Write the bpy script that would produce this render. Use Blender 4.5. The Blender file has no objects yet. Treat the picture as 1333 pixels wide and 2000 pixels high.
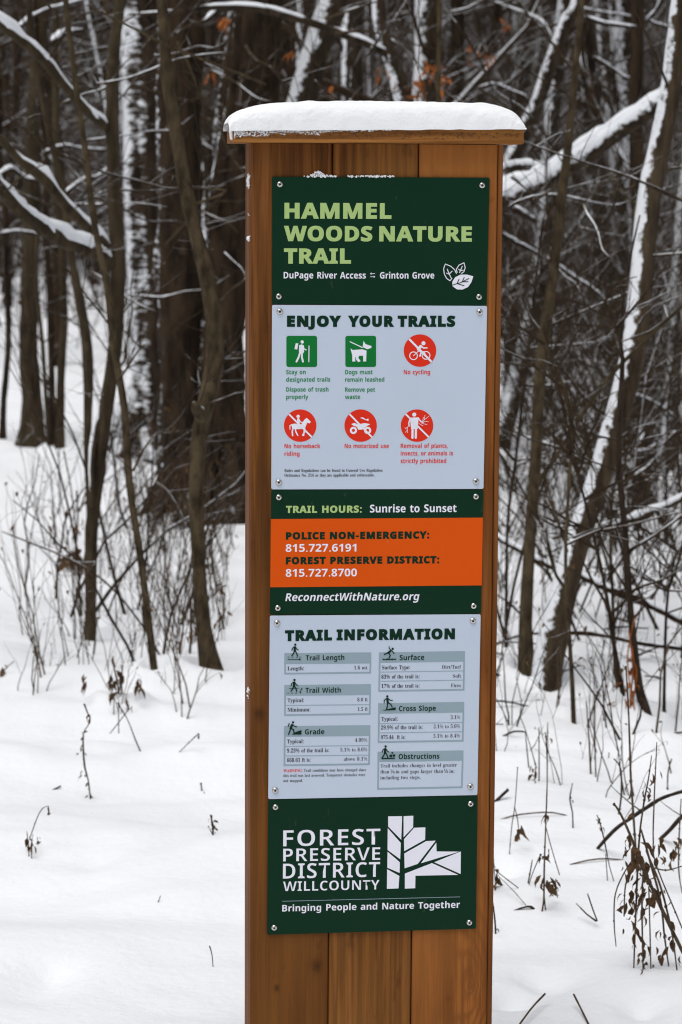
import bpy, math, random
import numpy as np
from mathutils import Vector, Matrix

# ------------------------------------------------------------------ camera, sky, sun, exposure
S = bpy.context.scene
COL = S.collection
cam_d = bpy.data.cameras.new('camera')
cam = bpy.data.objects.new('camera', cam_d)
COL.objects.link(cam)
S.camera = cam
EYE = Vector((0.0, 0.0, 1.6))
cam_d.sensor_fit = 'VERTICAL'
cam_d.sensor_height = 36.0
cam_d.lens = 92.7
cam_d.clip_start = 0.05
cam_d.clip_end = 2000.0
cam.matrix_world = (Matrix.Translation(EYE) @ Matrix.Rotation(math.radians(90 - 7.19), 4, 'X')
                    @ Matrix.Rotation(math.radians(0.32), 4, 'Z'))
cam_d.dof.use_dof = True
cam_d.dof.focus_distance = 4.40
cam_d.dof.aperture_fstop = 9.5

W = bpy.data.worlds.new('World')
S.world = W
W.use_nodes = True
wn = W.node_tree
sky = wn.nodes.new('ShaderNodeTexSky')
sky.sky_type = 'NISHITA'
sky.sun_disc = False
SUN_EL, SUN_AZ = math.radians(68), math.radians(215)
sky.sun_elevation = SUN_EL
sky.sun_rotation = SUN_AZ
sky.dust_density = 3.0
hs = wn.nodes.new('ShaderNodeHueSaturation')
hs.inputs['Saturation'].default_value = 0.3
wn.links.new(sky.outputs[0], hs.inputs['Color'])
wn.links.new(hs.outputs[0], wn.nodes['Background'].inputs[0])
wn.nodes['Background'].inputs[1].default_value = 0.07

sun_d = bpy.data.lights.new('sun', 'SUN')
sun_d.energy = 1.5
sun_d.angle = math.radians(46)
sun_d.color = (1.0, 0.985, 0.965)
sun = bpy.data.objects.new('sun', sun_d)
COL.objects.link(sun)
sun_from = Vector((math.sin(SUN_AZ) * math.cos(SUN_EL), math.cos(SUN_AZ) * math.cos(SUN_EL), math.sin(SUN_EL)))
sun.rotation_euler = sun_from.to_track_quat('Z', 'Y').to_euler()
sun.location = (0, 0, 30)

S.view_settings.view_transform = 'Standard'
S.view_settings.look = 'None'
S.view_settings.exposure = 0.41
S.view_settings.gamma = 1.0
S.view_settings.use_curve_mapping = False
S.render.engine = 'CYCLES'
S.cycles.max_bounces = 6
S.cycles.diffuse_bounces = 4
S.cycles.use_denoising = True
S.cycles.filter_width = 1.15

# ------------------------------------------------------------------ from photograph pixels to places in the world
CM = cam.matrix_world.to_3x3()
FPX = 2000 * 92.7 / 36.0


def ray(px, py):
    return CM @ Vector(((px - 666.5) / FPX, (1000 - py) / FPX, -1.0))


def at(px, py, Y):
    d = ray(px, py)
    return EYE + d * (Y / d.y)


def hsh(ix, iy, seed):
    n = (ix.astype(np.int64) * 374761393 + iy.astype(np.int64) * 668265263 + seed * 1442695041) & 0x7fffffff
    n = ((n ^ (n >> 13)) * 1274126177) & 0x7fffffff
    return ((n ^ (n >> 16)) & 0xffff) / 65535.0


def vn(x, y, seed=0):
    x = np.asarray(x, float); y = np.asarray(y, float)
    ix = np.floor(x); iy = np.floor(y)
    fx = x - ix; fy = y - iy
    fx = fx * fx * (3 - 2 * fx); fy = fy * fy * (3 - 2 * fy)
    a = hsh(ix, iy, seed); b = hsh(ix + 1, iy, seed); c = hsh(ix, iy + 1, seed); d = hsh(ix + 1, iy + 1, seed)
    return (a + (b - a) * fx) * (1 - fy) + (c + (d - c) * fx) * fy - 0.5


def sstep(a, b, x):
    t = np.clip((x - a) / (b - a), 0, 1)
    return t * t * (3 - 2 * t)


DENTS = []
WELLS = []


def ground(x, y):
    x = np.asarray(x, float); y = np.asarray(y, float)
    near = 1 - sstep(18, 45, y)
    calm = .5 + .5 * sstep(4.9, 6.2, y)
    h = near * calm * (0.06 * vn(x / 1.6 + 7, y / 1.5, 1) + 0.022 * np.abs(vn(x / .42 + .5 * y, y / .3, 8)) + 0.074 * vn(x / 0.7 + .35 * y, y / 0.36, 2) + 0.027 * vn(x / .3 + .6 * y, y / .16, 3) + .009 * vn(x / .11, y / .09, 11))
    rough = sstep(6.2, 8.0, y + .8 * x) * near
    h = h + rough * (0.12 * vn(x / .4, y / .55, 4) + 0.035 * vn(x / .15, y / .2, 5)) * sstep(-2.5, .4, x)
    h = h + 0.12 * np.exp(-((y - 15) / 1.6) ** 2) * (1 - sstep(-1.6, -.8, x))
    h = h + 0.07 * np.maximum(y - 48, 0) * sstep(46, 56, y) + 0.12 * np.maximum(y - 85, 0)
    h = np.where(y > 220, 0.07 * 172 + .12 * 135 + .02 * (y - 220), h)
    h = h + sstep(25, 50, y) * (.5 * vn(x / 7, y / 9, 6) + .25 * vn(x / 2.5, y / 3, 7))
    for dx, dy, r in WELLS:
        d2 = ((x - dx) ** 2 + (y - dy) ** 2) / (r * r)
        h = h - .045 * np.exp(-d2 * .9) + .035 * np.exp(-(np.sqrt(d2) - 2.2) ** 2 * 1.2)
    for dx, dy, r, dep in DENTS:
        h = h - dep * np.exp(-(((x - dx) / r) ** 2 + ((y - dy) / (r * 1.3)) ** 2))
    return h


def hit(px, py):
    d = ray(px, py)
    d = d / d.y
    y = 4.45
    while y < 130:
        p = EYE + d * y
        if p.z < float(ground(p.x, y)):
            break
        y += 0.05
    return y


for px, py, r, dep in ((998, 1945, .045, .075), (1085, 1925, .055, .03), (1255, 1970, .04, .03), (65, 1935, .09, .028), (100, 1925, .05, .02),
                       (185, 1692, .05, .015), (1045, 1915, .04, .015), (350, 1640, .06, .012), (975, 1700, .05, .03)):
    y = hit(px, py)
    p = at(px, py, y)
    DENTS.append((p.x, p.y, r, dep))


for px, py, w in ((420, 1318, 42), (175, 1240, 22), (305, 1322, 16), (1062, 1315, 60), (1032, 1308, 32), (1258, 1405, 22), (1220, 1378, 12), (1124, 1405, 10), (352, 990, 100), (455, 985, 120), (284, 895, 95), (58, 870, 50), (122, 878, 20), (236, 1370, 24)):
    y = hit(px, py); p = at(px, py, y)
    WELLS.append((p.x, p.y + .5 * w * y / FPX, w * y / FPX * .55 + .012))

# ------------------------------------------------------------------ materials
def nt(name):
    m = bpy.data.materials.new(name)
    m.use_nodes = True
    t = m.node_tree
    b = t.nodes['Principled BSDF']
    return m, t, b


def N(t, kind, **kw):
    n = t.nodes.new(kind)
    for k, v in kw.items():
        if k.startswith('i_'):
            key = k[2:]
            key = int(key) if key.isdigit() else key.replace('_', ' ')
            n.inputs[key].default_value = v
        else:
            setattr(n, k, v)
    return n


def noise(t, scale, detail=3.0, rough=.55, stretch=None, coord='Object', seed=None):
    tc = N(t, 'ShaderNodeTexCoord')
    src = tc.outputs[coord]
    if stretch is not None or seed is not None:
        mp = N(t, 'ShaderNodeMapping')
        mp.inputs['Scale'].default_value = stretch or (1, 1, 1)
        mp.inputs['Location'].default_value = (seed or 0, (seed or 0) * .7, (seed or 0) * 1.3)
        t.links.new(src, mp.inputs[0]); src = mp.outputs[0]
    n = N(t, 'ShaderNodeTexNoise')
    n.inputs['Scale'].default_value = scale
    n.inputs['Detail'].default_value = detail
    n.inputs['Roughness'].default_value = rough
    t.links.new(src, n.inputs['Vector'])
    return n.outputs['Fac']


def ramp(t, fac, stops):
    r = N(t, 'ShaderNodeValToRGB')
    e = r.color_ramp.elements
    while len(e) < len(stops):
        e.new(0.5)
    for k, (p, c) in enumerate(stops):
        e[k].position = p
        e[k].color = (*c, 1) if len(c) == 3 else c
    t.links.new(fac, r.inputs[0])
    return r.outputs['Color']


def mathn(t, op, a, b=None, c=None, clamp=False):
    n = N(t, 'ShaderNodeMath', operation=op, use_clamp=clamp)
    for i, v in enumerate((a, b, c)):
        if v is None:
            continue
        if isinstance(v, (int, float)):
            n.inputs[i].default_value = v
        else:
            t.links.new(v, n.inputs[i])
    return n.outputs[0]


def mix(t, fac, a, b):
    n = N(t, 'ShaderNodeMix', data_type='RGBA')
    for sock, v in ((n.inputs[0], fac), (n.inputs[6], a), (n.inputs[7], b)):
        if isinstance(v, (int, float)):
            sock.default_value = v
        elif isinstance(v, tuple):
            sock.default_value = (*v, 1) if len(v) == 3 else v
        else:
            t.links.new(v, sock)
    return n.outputs[2]


def bump(t, b, h, strength, dist=.01):
    n = N(t, 'ShaderNodeBump')
    n.inputs['Strength'].default_value = strength
    n.inputs['Distance'].default_value = dist
    t.links.new(h, n.inputs['Height'])
    t.links.new(n.outputs[0], b.inputs['Normal'])


def snow_mat(name, col=(.86, .87, .885), bs=.5, scale=60):
    m, t, b = nt(name)
    c = mix(t, noise(t, 3.0), col, tuple(v * .96 for v in col))
    t.links.new(c, b.inputs['Base Color'])
    b.inputs['Roughness'].default_value = .75
    b.inputs['Specular IOR Level'].default_value = .2
    h = mathn(t, 'ADD', noise(t, scale, 4), mathn(t, 'MULTIPLY', noise(t, scale * 4, 3), .4))
    bump(t, b, h, bs, .006)
    return m


def bark_mat(name, c1, c2, wind=(-.85, -.45, .25), lo=.5, hi=.8, amp=.9, scale=14, stretch=(1, 1, .22), snow_stretch=(1, 1, 2.2), snow_scale=22,
             moss=None, bs=.6, snowc=(.80, .82, .85)):
    m, t, b = nt(name)
    n1 = noise(t, scale, 5, .6, stretch)
    n2 = noise(t, 2.0, 3)
    c = mix(t, ramp(t, n1, [(.36, (0, 0, 0)), (.62, (1, 1, 1))]), c1, c2)
    lich = ramp(t, noise(t, 7, 5, .7, seed=7.7), [(.60, (0, 0, 0)), (.68, (.45, .45, .45))])
    c = mix(t, lich, c, tuple(v * 1.5 + .012 for v in c2))
    if moss:
        c = mix(t, mathn(t, 'MULTIPLY', ramp(t, n2, [(.45, (0, 0, 0)), (.65, (1, 1, 1))]), .6), c, moss)
    if lo < 3:
        g = N(t, 'ShaderNodeNewGeometry')
        v = N(t, 'ShaderNodeVectorMath', operation='DOT_PRODUCT')
        w = Vector(wind).normalized()
        v.inputs[1].default_value = w
        t.links.new(g.outputs['Normal'], v.inputs[0])
        sn = noise(t, snow_scale, 4, .6, snow_stretch, seed=3.1)
        f = mathn(t, 'ADD', v.outputs['Value'], mathn(t, 'MULTIPLY', mathn(t, 'SUBTRACT', sn, .5), amp * 2))
        f = mathn(t, 'ADD', f, mathn(t, 'MULTIPLY', mathn(t, 'SUBTRACT', n2, .5), amp * 1.2))
        mr = N(t, 'ShaderNodeMapRange')
        mr.inputs['From Min'].default_value = lo
        mr.inputs['From Max'].default_value = hi
        t.links.new(f, mr.inputs[0])
        c = mix(t, mr.outputs[0], c, snowc)
    t.links.new(c, b.inputs['Base Color'])
    b.inputs['Roughness'].default_value = .9
    b.inputs['Specular IOR Level'].default_value = .15
    bump(t, b, n1, bs, .02)
    return m


M = {}
M['snow'] = snow_mat('snow')
M['limb_snow'] = snow_mat('limb_snow', (.84, .86, .89), .6, 45)
M['bark_big'] = bark_mat('bark_big', (.011, .007, .004), (.048, .032, .020), lo=.62, hi=.90, amp=.85, scale=20, snow_scale=15, snow_stretch=(1, 1, 2.6))
M['bark_sparse'] = bark_mat('bark_sparse', (.009, .0055, .003), (.042, .026, .0145), wind=(-1, -.1, .2), lo=1.0, hi=1.25, amp=.8, scale=20, snow_scale=16, snow_stretch=(1, 1, 2.5))
M['bark_dark'] = bark_mat('bark_dark', (.009, .0055, .003), (.042, .026, .014), lo=1.3, hi=1.5, amp=.7, scale=20)
M['bark_grey'] = bark_mat('bark_grey', (.019, .013, .007), (.066, .047, .027), lo=1.1, hi=1.3, amp=.5, scale=26, moss=(.05, .040, .020))
M['bark_plaster'] = bark_mat('bark_plaster', (.014, .010, .006), (.052, .036, .022), wind=(-.9, -.35, .25), lo=.50, hi=.72, amp=.85, snow_scale=30, scale=26, snow_stretch=(1, 1, 1.0))
M['bark_ribbon'] = bark_mat('bark_ribbon', (.022, .015, .009), (.075, .053, .031), wind=(-.9, -.42, .3), lo=.66, hi=.84, amp=.62, scale=26, snow_scale=34, snow_stretch=(1, 1, 1.0))
M['bark_olive'] = bark_mat('bark_olive', (.022, .015, .008), (.085, .062, .034), lo=1.3, hi=1.5, amp=.6, scale=36, stretch=(1, 1, .4), moss=(.05, .037, .018))
M['far_twig'] = bark_mat('far_twig', (.015, .0085, .0045), (.054, .031, .016), wind=(-.4, -.1, .9), lo=.70, hi=.85, amp=.8, scale=40, snow_scale=1.4, snow_stretch=(1, 1, 1), bs=0, snowc=(.66, .68, .71))
M['twig'] = bark_mat('twig', (.018, .011, .006), (.052, .034, .019), wind=(-.2, 0, 1), lo=.85, hi=1.05, amp=.5, scale=60, snow_scale=10, snow_stretch=(1, 1, 1), bs=.2)
M['twig_frost'] = bark_mat('twig_frost', (.017, .010, .0055), (.052, .033, .018), wind=(-.5, -.1, .85), lo=.62, hi=.90, amp=.7, scale=60, snow_scale=5, snow_stretch=(1, 1, 1), bs=.2,
                           snowc=(.66, .67, .69))
M['stem'] = bark_mat('stem', (.045, .030, .018), (.11, .078, .05), lo=4, scale=80, bs=.3)
M['stem_dark'] = bark_mat('stem_dark', (.015, .010, .0065), (.046, .030, .019), wind=(-.3, -.1, 1), lo=.75, hi=.95, amp=.3, scale=70, snow_scale=14, bs=.3)
M['dead_leaf'] = bark_mat('dead_leaf', (.045, .024, .012), (.13, .075, .036), lo=4, scale=50, stretch=(1, 1, 1), bs=.5)
M['orange_leaf'] = bark_mat('orange_leaf', (.16, .045, .012), (.36, .12, .03), lo=4, scale=40, stretch=(1, 1, 1), bs=.4)

# the snowy ground: clean snow, and on the far wooded hillside litter and brush showing through
m, t, b = nt('ground_snow')
n0 = noise(t, 1.2, 4)
c = mix(t, n0, (.86, .868, .885), (.82, .832, .855))
g = N(t, 'ShaderNodeNewGeometry')
sx = N(t, 'ShaderNodeSeparateXYZ')
t.links.new(g.outputs['Position'], sx.inputs[0])
mr = N(t, 'ShaderNodeMapRange')
mr.inputs['From Min'].default_value = 30
mr.inputs['From Max'].default_value = 70
mr.inputs['To Min'].default_value = -.25
mr.inputs['To Max'].default_value = .28
t.links.new(sx.outputs['Y'], mr.inputs[0])
nn = noise(t, .9, 8, .75, (1, .35, 1))
f = mathn(t, 'ADD', nn, mr.outputs[0])
f2 = ramp(t, f, [(.50, (0, 0, 0)), (.62, (1, 1, 1))])
litter = mix(t, noise(t, 3, 5, .7), (.018, .012, .009), (.05, .035, .026))
c = mix(t, f2, c, litter)
t.links.new(c, b.inputs['Base Color'])
b.inputs['Roughness'].default_value = .8
b.inputs['Specular IOR Level'].default_value = .2
h = mathn(t, 'ADD', noise(t, 40, 5), mathn(t, 'MULTIPLY', noise(t, 6, 3), 2.0))
bump(t, b, h, .35, .012)
M['ground'] = m


def flat(name, col, rough=.5, spec=.4, var=.03, metal=0.0):
    m, t, b = nt(name)
    c = mix(t, noise(t, 7, 4), col, tuple(max(0, v * (1 - var * 3)) for v in col))
    c = mix(t, ramp(t, noise(t, 38, 5, .7, (1, 1, .45), seed=2.2), [(.66, (0, 0, 0)), (.74, (.10, .10, .10))]), c, (.45, .43, .40))
    t.links.new(c, b.inputs['Base Color'])
    b.inputs['Roughness'].default_value = rough
    b.inputs['Specular IOR Level'].default_value = spec
    b.inputs['Metallic'].default_value = metal
    return m


M['green_panel'] = flat('green_panel', (.0012, .026, .011), .5, .12)
M['white_panel'] = flat('white_panel', (.53, .605, .72), .45, .35)
M['orange_print'] = flat('orange_print', (.70, .085, .001), .5, .12)
M['lime_print'] = flat('lime_print', (.40, .56, .20), .5, .3)
M['white_print'] = flat('white_print', (.82, .82, .90), .5, .3)
M['green_print'] = flat('green_print', (.0015, .026, .012), .55, .12)
M['bright_green_print'] = flat('bright_green_print', (.004, .17, .032), .55, .12)
M['green_text'] = flat('green_text', (.008, .22, .055), .55, .12)
M['red_print'] = flat('red_print', (.74, .030, .010), .55, .12)
M['black_print'] = flat('black_print', (.03, .03, .035), .55, .12)
M['grey_print'] = flat('grey_print', (.28, .37, .42), .5, .3)
M['metal'] = flat('metal', (.62, .60, .57), .22, .5, .05, 1.0)
M['socket'] = flat('socket', (.08, .075, .07), .5, .3, .05, 1.0)


def wood(name, base, dark, knots=(), seed=0, ring=55, arch=None, axis='Z', warm=None):
    """cedar board: long grain along the board, knots at given spots, cathedral figure where the saw met the heart"""
    m, t, b = nt(name)
    tc = N(t, 'ShaderNodeTexCoord')
    sp = N(t, 'ShaderNodeSeparateXYZ')
    t.links.new(tc.outputs['Object'], sp.inputs[0])
    X, Z = (sp.outputs['X'], sp.outputs['Z']) if axis == 'Z' else (sp.outputs['Z'], sp.outputs['X'])
    st = (1, 1, .07) if axis == 'Z' else (.07, 1, 1)
    u = mathn(t, 'ADD', mathn(t, 'ADD', X, mathn(t, 'MULTIPLY', sp.outputs['Y'], .6)), mathn(t, 'MULTIPLY', noise(t, 9, 2, .5, st, seed=seed), .09))
    dk = None
    for (kx, kz, kr, ka) in knots:
        a = mathn(t, 'DIVIDE', mathn(t, 'SUBTRACT', X, kx), kr)
        c_ = mathn(t, 'DIVIDE', mathn(t, 'SUBTRACT', Z, kz), kr * 1.25)
        d2 = mathn(t, 'ADD', mathn(t, 'MULTIPLY', a, a), mathn(t, 'MULTIPLY', c_, c_))
        g1 = mathn(t, 'POWER', 2.718, mathn(t, 'MULTIPLY', d2, -.16))
        u = mathn(t, 'ADD', u, mathn(t, 'MULTIPLY', g1, ka))
        core = mathn(t, 'MULTIPLY', mathn(t, 'POWER', 2.718, mathn(t, 'MULTIPLY', mathn(t, 'ADD', d2, mathn(t, 'MULTIPLY', noise(t, 90, 2), 1.2)), -1.1)), 1.3)
        dk = core if dk is None else mathn(t, 'MAXIMUM', dk, core)
    if arch:
        ax, az, sxx, szz, amp = arch
        a = mathn(t, 'DIVIDE', mathn(t, 'SUBTRACT', X, ax), sxx)
        c_ = mathn(t, 'DIVIDE', mathn(t, 'SUBTRACT', Z, az), szz)
        wob = mathn(t, 'MULTIPLY', mathn(t, 'SUBTRACT', noise(t, 16, 2, .5, None, seed=seed + 5), .5), .9)
        d2 = mathn(t, 'ADD', mathn(t, 'ADD', mathn(t, 'MULTIPLY', a, a), mathn(t, 'MULTIPLY', c_, c_)), wob)
        dd = mathn(t, 'SQRT', mathn(t, 'ABSOLUTE', d2))
        u = mathn(t, 'ADD', u, mathn(t, 'MULTIPLY', mathn(t, 'DIVIDE', dd, mathn(t, 'MULTIPLY_ADD', dd, .3, 1.0)), amp))
    r = mathn(t, 'SINE', mathn(t, 'MULTIPLY', u, ring * 6.283))
    r = mathn(t, 'MULTIPLY_ADD', r, .5, .5)
    r = mathn(t, 'POWER', r, 1.8)
    fine = noise(t, 160, 4, .6, (1, 1, .03) if axis == 'Z' else (.03, 1, 1), seed=seed)
    big = noise(t, 5, 3, .6, (1, 1, .35) if axis == 'Z' else (.35, 1, 1), seed=seed + 2)
    c = mix(t, mathn(t, 'MULTIPLY', r, .62), base, dark)
    c = mix(t, ramp(t, fine, [(.42, (0, 0, 0)), (.60, (.85, .85, .85))]), c, dark)
    strk = noise(t, 34, 4, .65, (1, 1, .035) if axis == 'Z' else (.035, 1, 1), seed=seed + 13)
    c = mix(t, ramp(t, strk, [(.50, (0, 0, 0)), (.60, (.85, .85, .85))]), c, tuple(v * .8 for v in dark))
    c = mix(t, ramp(t, strk, [(.30, (.55, .55, .55)), (.44, (0, 0, 0))]), c, tuple(min(1, v * 1.35 + .012) for v in base))
    c = mix(t, ramp(t, big, [(.38, (0, 0, 0)), (.66, (.75, .75, .75))]), c, tuple(v * .55 for v in base))
    if warm:
        c = mix(t, ramp(t, noise(t, 3.5, 2, .5, (1, 1, .4), seed=seed + 9), [(.45, (0, 0, 0)), (.7, (.8, .8, .8))]), c, warm)
    blot = noise(t, 26, 3, .6, (1, 1, .5), seed=seed + 4)
    c = mix(t, ramp(t, blot, [(.62, (0, 0, 0)), (.78, (.5, .5, .5))]), c, tuple(v * .4 for v in dark))
    if dk is not None:
        c = mix(t, mathn(t, 'MULTIPLY', dk, .85, clamp=True), c, tuple(v * .22 for v in dark))
    t.links.new(c, b.inputs['Base Color'])
    b.inputs['Roughness'].default_value = .65
    b.inputs['Specular IOR Level'].default_value = .12
    bump(t, b, mathn(t, 'ADD', fine, mathn(t, 'MULTIPLY', r, .5)), .5, .002)
    return m


# ------------------------------------------------------------------ mesh and object helpers
class MB:
    """collects quads and polygons, builds ONE mesh"""

    def __init__(s):
        s.v = []; s.q = []; s.n = 0; s.poly = []

    def quads(s, V, Q):
        s.v.append(np.asarray(V, np.float32)); s.q.append(np.asarray(Q, np.int64) + s.n); s.n += len(V)

    def ngon(s, V):
        s.v.append(np.asarray(V, np.float32)); s.poly.append(list(range(s.n, s.n + len(V)))); s.n += len(V)

    def mesh(s, name, mat=None, smooth=True):
        me = bpy.data.meshes.new(name)
        if s.n:
            V = np.concatenate(s.v)
            Q = np.concatenate(s.q) if s.q else np.zeros((0, 4), np.int64)
            me.vertices.add(len(V)); me.vertices.foreach_set('co', V.ravel())
            nl = len(Q) * 4 + sum(len(p) for p in s.poly)
            me.loops.add(nl)
            li = list(Q.ravel()) + [i for p in s.poly for i in p] if s.poly else Q.ravel()
            me.loops.foreach_set('vertex_index', np.asarray(li, np.int32))
            starts = list(np.arange(len(Q)) * 4); k = len(Q) * 4
            for p in s.poly:
                starts.append(k); k += len(p)
            me.polygons.add(len(starts))
            me.polygons.foreach_set('loop_start', np.asarray(starts, np.int32))
            me.polygons.foreach_set('use_smooth', np.full(len(starts), smooth))
            me.update(calc_edges=True)
        if mat:
            me.materials.append(M[mat] if isinstance(mat, str) else mat)
        return me


def link(name, data, parent=None, local=None):
    o = bpy.data.objects.new(name, data)
    COL.objects.link(o)
    if parent is not None:
        o.parent = parent
    if local is not None:
        o.matrix_local = local
    return o


def tag(o, label=None, cat=None, group=None, kind=None):
    if label: o['label'] = label
    if cat: o['category'] = cat
    if group: o['group'] = group
    if kind: o['kind'] = kind
    return o


def empty(name, loc, rz=0.0):
    o = link(name, None)
    o.empty_display_size = .1
    o.location = loc
    o.rotation_euler = (0, 0, rz)
    return o


def spline(P, step):
    P = np.asarray(P, float)
    if len(P) < 3:
        n = max(2, int(np.linalg.norm(P[1, :3] - P[0, :3]) / step) + 1)
        return P[0] + (P[1] - P[0]) * np.linspace(0, 1, n)[:, None]
    out = []
    A = np.vstack([2 * P[0] - P[1], P, 2 * P[-1] - P[-2]])
    for i in range(1, len(A) - 2):
        n = max(2, int(np.linalg.norm(A[i + 1, :3] - A[i, :3]) / step))
        tt = np.linspace(0, 1, n, endpoint=False)[:, None]
        a, b_, c, d = A[i - 1], A[i], A[i + 1], A[i + 2]
        out.append(.5 * (2 * b_ + (c - a) * tt + (2 * a - 5 * b_ + 4 * c - d) * tt ** 2 + (3 * b_ - a - 3 * c + d) * tt ** 3))
    out.append(P[-1:])
    return np.vstack(out)


def frames(P):
    T = np.gradient(P, axis=0)
    T /= np.linalg.norm(T, axis=1)[:, None] + 1e-9
    ref = np.array([.03, 1, .02]); ref /= np.linalg.norm(ref)
    if abs(T @ ref).max() > .93:
        ref = np.array([.9, .1, .43]); ref /= np.linalg.norm(ref)
    U = np.cross(T, ref); U /= np.linalg.norm(U, axis=1)[:, None] + 1e-9
    return T, U, np.cross(T, U)


def tube(mb, P, R, sides=6, rough=0.0, seed=0, furrow=0.0, close=True, fq=1.0):
    P = np.asarray(P, float); n = len(P)
    R = np.broadcast_to(np.asarray(R, float), (n,)).copy()
    T, U, V = frames(P)
    a = np.linspace(0, 2 * np.pi, sides, endpoint=False)
    r = R[:, None] * np.ones(sides)
    if rough:
        L = np.concatenate([[0], np.cumsum(np.linalg.norm(np.diff(P, axis=0), axis=1))])
        sc = max(R.mean(), 1e-3)
        ca, sa = np.cos(a) * 1.7, np.sin(a) * 1.7
        r = r * (1 + rough * (vn(ca[None] + seed * 3.1, L[:, None] / sc * .5 * fq + sa[None], seed) + .5 * vn(ca[None] * 3 + 11, L[:, None] / sc * 1.7 * fq + sa[None] * 3, seed + 1)) * 2)
        if furrow:
            r = r * (1 + furrow * np.sin(a[None] * (sides / 4.0) + 2.5 * vn(L[:, None] / sc * .6 + 0 * a[None], a[None] * 1.5, seed + 5)))
    X = P[:, None] + r[..., None] * (np.cos(a)[None, :, None] * U[:, None] + np.sin(a)[None, :, None] * V[:, None])
    X = X.reshape(-1, 3)
    i = np.arange(n - 1)[:, None] * sides; j = np.arange(sides)[None]
    Q = np.stack([i + j, i + (j + 1) % sides, i + sides + (j + 1) % sides, i + sides + j], -1).reshape(-1, 4)
    if close:
        X = np.vstack([X, P[-1] + T[-1] * R[-1] * .3, P[0] - T[0] * R[0] * .3])
        e, s0 = n * sides, n * sides + 1
        j = np.arange(0, sides - 1, 2)
        b0 = (n - 1) * sides
        Q = np.vstack([Q, np.stack([b0 + j, b0 + (j + 1) % sides, b0 + (j + 2) % sides, np.full_like(j, e)], -1),
                       np.stack([(j + 2) % sides, (j + 1) % sides, j, np.full_like(j, s0)], -1)])
    mb.quads(X, Q)


def snow_along(mb, P, R, k=.8, wind=0.0, seed=0, gap=.25, sides=8):
    """a ridge of snow lying on a limb: rides on the upper side, thins where the limb steepens, breaks off in places"""
    P = np.asarray(P, float); R = np.broadcast_to(np.asarray(R, float), (len(P),))
    T, _, _ = frames(P)
    up = np.array([-wind, -.6 * wind, 1.0]); up /= np.linalg.norm(up)
    D = up[None] - T * (T @ up)[:, None]
    hor = np.linalg.norm(D, axis=1)
    D = D / (hor[:, None] + 1e-6)
    L = np.concatenate([[0], np.cumsum(np.linalg.norm(np.diff(P, axis=0), axis=1))])
    sc = max(R.mean(), 1e-3)
    nz = vn(L / (sc * 9) + seed * 5.3, L * 0 + seed, seed)
    nf = vn(L / (sc * 1.6) + seed * 2.3, L * 0 + .5, seed + 3)
    keep = (nz > -.5 + gap) & (hor > .16)
    rr = R * k * (1 + .35 * nf + .25 * nz) * np.clip(hor * 1.3, .35, 1)
    C = P + D * (R * .48 + rr * .22)[:, None]
    i = 0
    while i < len(P):
        if not keep[i]:
            i += 1; continue
        j = i
        while j < len(P) and keep[j]:
            j += 1
        if j - i >= 3:
            r2 = rr[i:j].copy()
            tp = np.minimum(np.arange(j - i), np.arange(j - i)[::-1])
            r2 *= np.clip(.25 + tp / 3.0, 0, 1)
            tube(mb, C[i:j], r2, sides, .30, seed + i, fq=1.8)
        i = j


def grow(mb, p, d, L, r, lev, rng, spread=.7, sides=4, up=.08, kids=5, segs=6, droop=0.0, tips=None):
    n = segs if lev > 0 else max(3, segs - 2)
    P = [np.array(p, float)]; d = np.array(d, float); d /= np.linalg.norm(d)
    dirs = [d]
    for k in range(n):
        d = d + rng.normal(0, .13, 3) + np.array([0, 0, up - droop * k / n]); d /= np.linalg.norm(d)
        P.append(P[-1] + d * L / n); dirs.append(d)
    P = np.array(P); R = r * np.linspace(1, .28 if lev else .35, n + 1)
    tube(mb, P, R, sides if lev > 0 else 3, close=False)
    if tips is not None:
        tips.append((P[-1], d))
    if lev > 0:
        for k in range(kids):
            f = rng.uniform(.18, .98); i = min(int(f * n), n - 1); q = P[i] + (P[i + 1] - P[i]) * (f * n - i)
            dd = dirs[i] + rng.normal(0, spread, 3) * np.array([1, 1, .8]); 
            grow(mb, q, dd, L * rng.uniform(.35, .62) * (1.15 - .5 * f), max(r * (1 - .6 * f) * rng.uniform(.35, .6), .0012), lev - 1, rng, spread, sides, up, kids, segs, droop, tips)


def leaf(mb, p, size, rng, hang=.8):
    """a dead leaf, folded along its rib and curled"""
    d = rng.normal(0, .5, 3) + np.array([0, 0, -hang]); d /= np.linalg.norm(d)
    s = np.cross(d, rng.normal(0, 1, 3)); s /= np.linalg.norm(s); u = np.cross(d, s)
    w = size * rng.uniform(.11, .27); c = rng.uniform(.1, .38) * size * rng.choice([-1, 1])
    p = np.array(p)
    ts = (0, .3, .65, 1.0); ws = (.1, 1, rng.uniform(.4, .9), .04)
    cen = [p + d * size * t_ + u * c * math.sin(t_ * 3.1) for t_ in ts]
    V = []
    for c0, w0 in zip(cen, ws):
        V += [c0 - s * w * w0 + u * w * w0 * .5, c0, c0 + s * w * w0 + u * w * w0 * .5]
    Q = []
    for k in range(3):
        a = k * 3
        Q += [(a, a + 1, a + 4, a + 3), (a + 1, a + 2, a + 5, a + 4)]
    mb.quads(V, Q)


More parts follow.
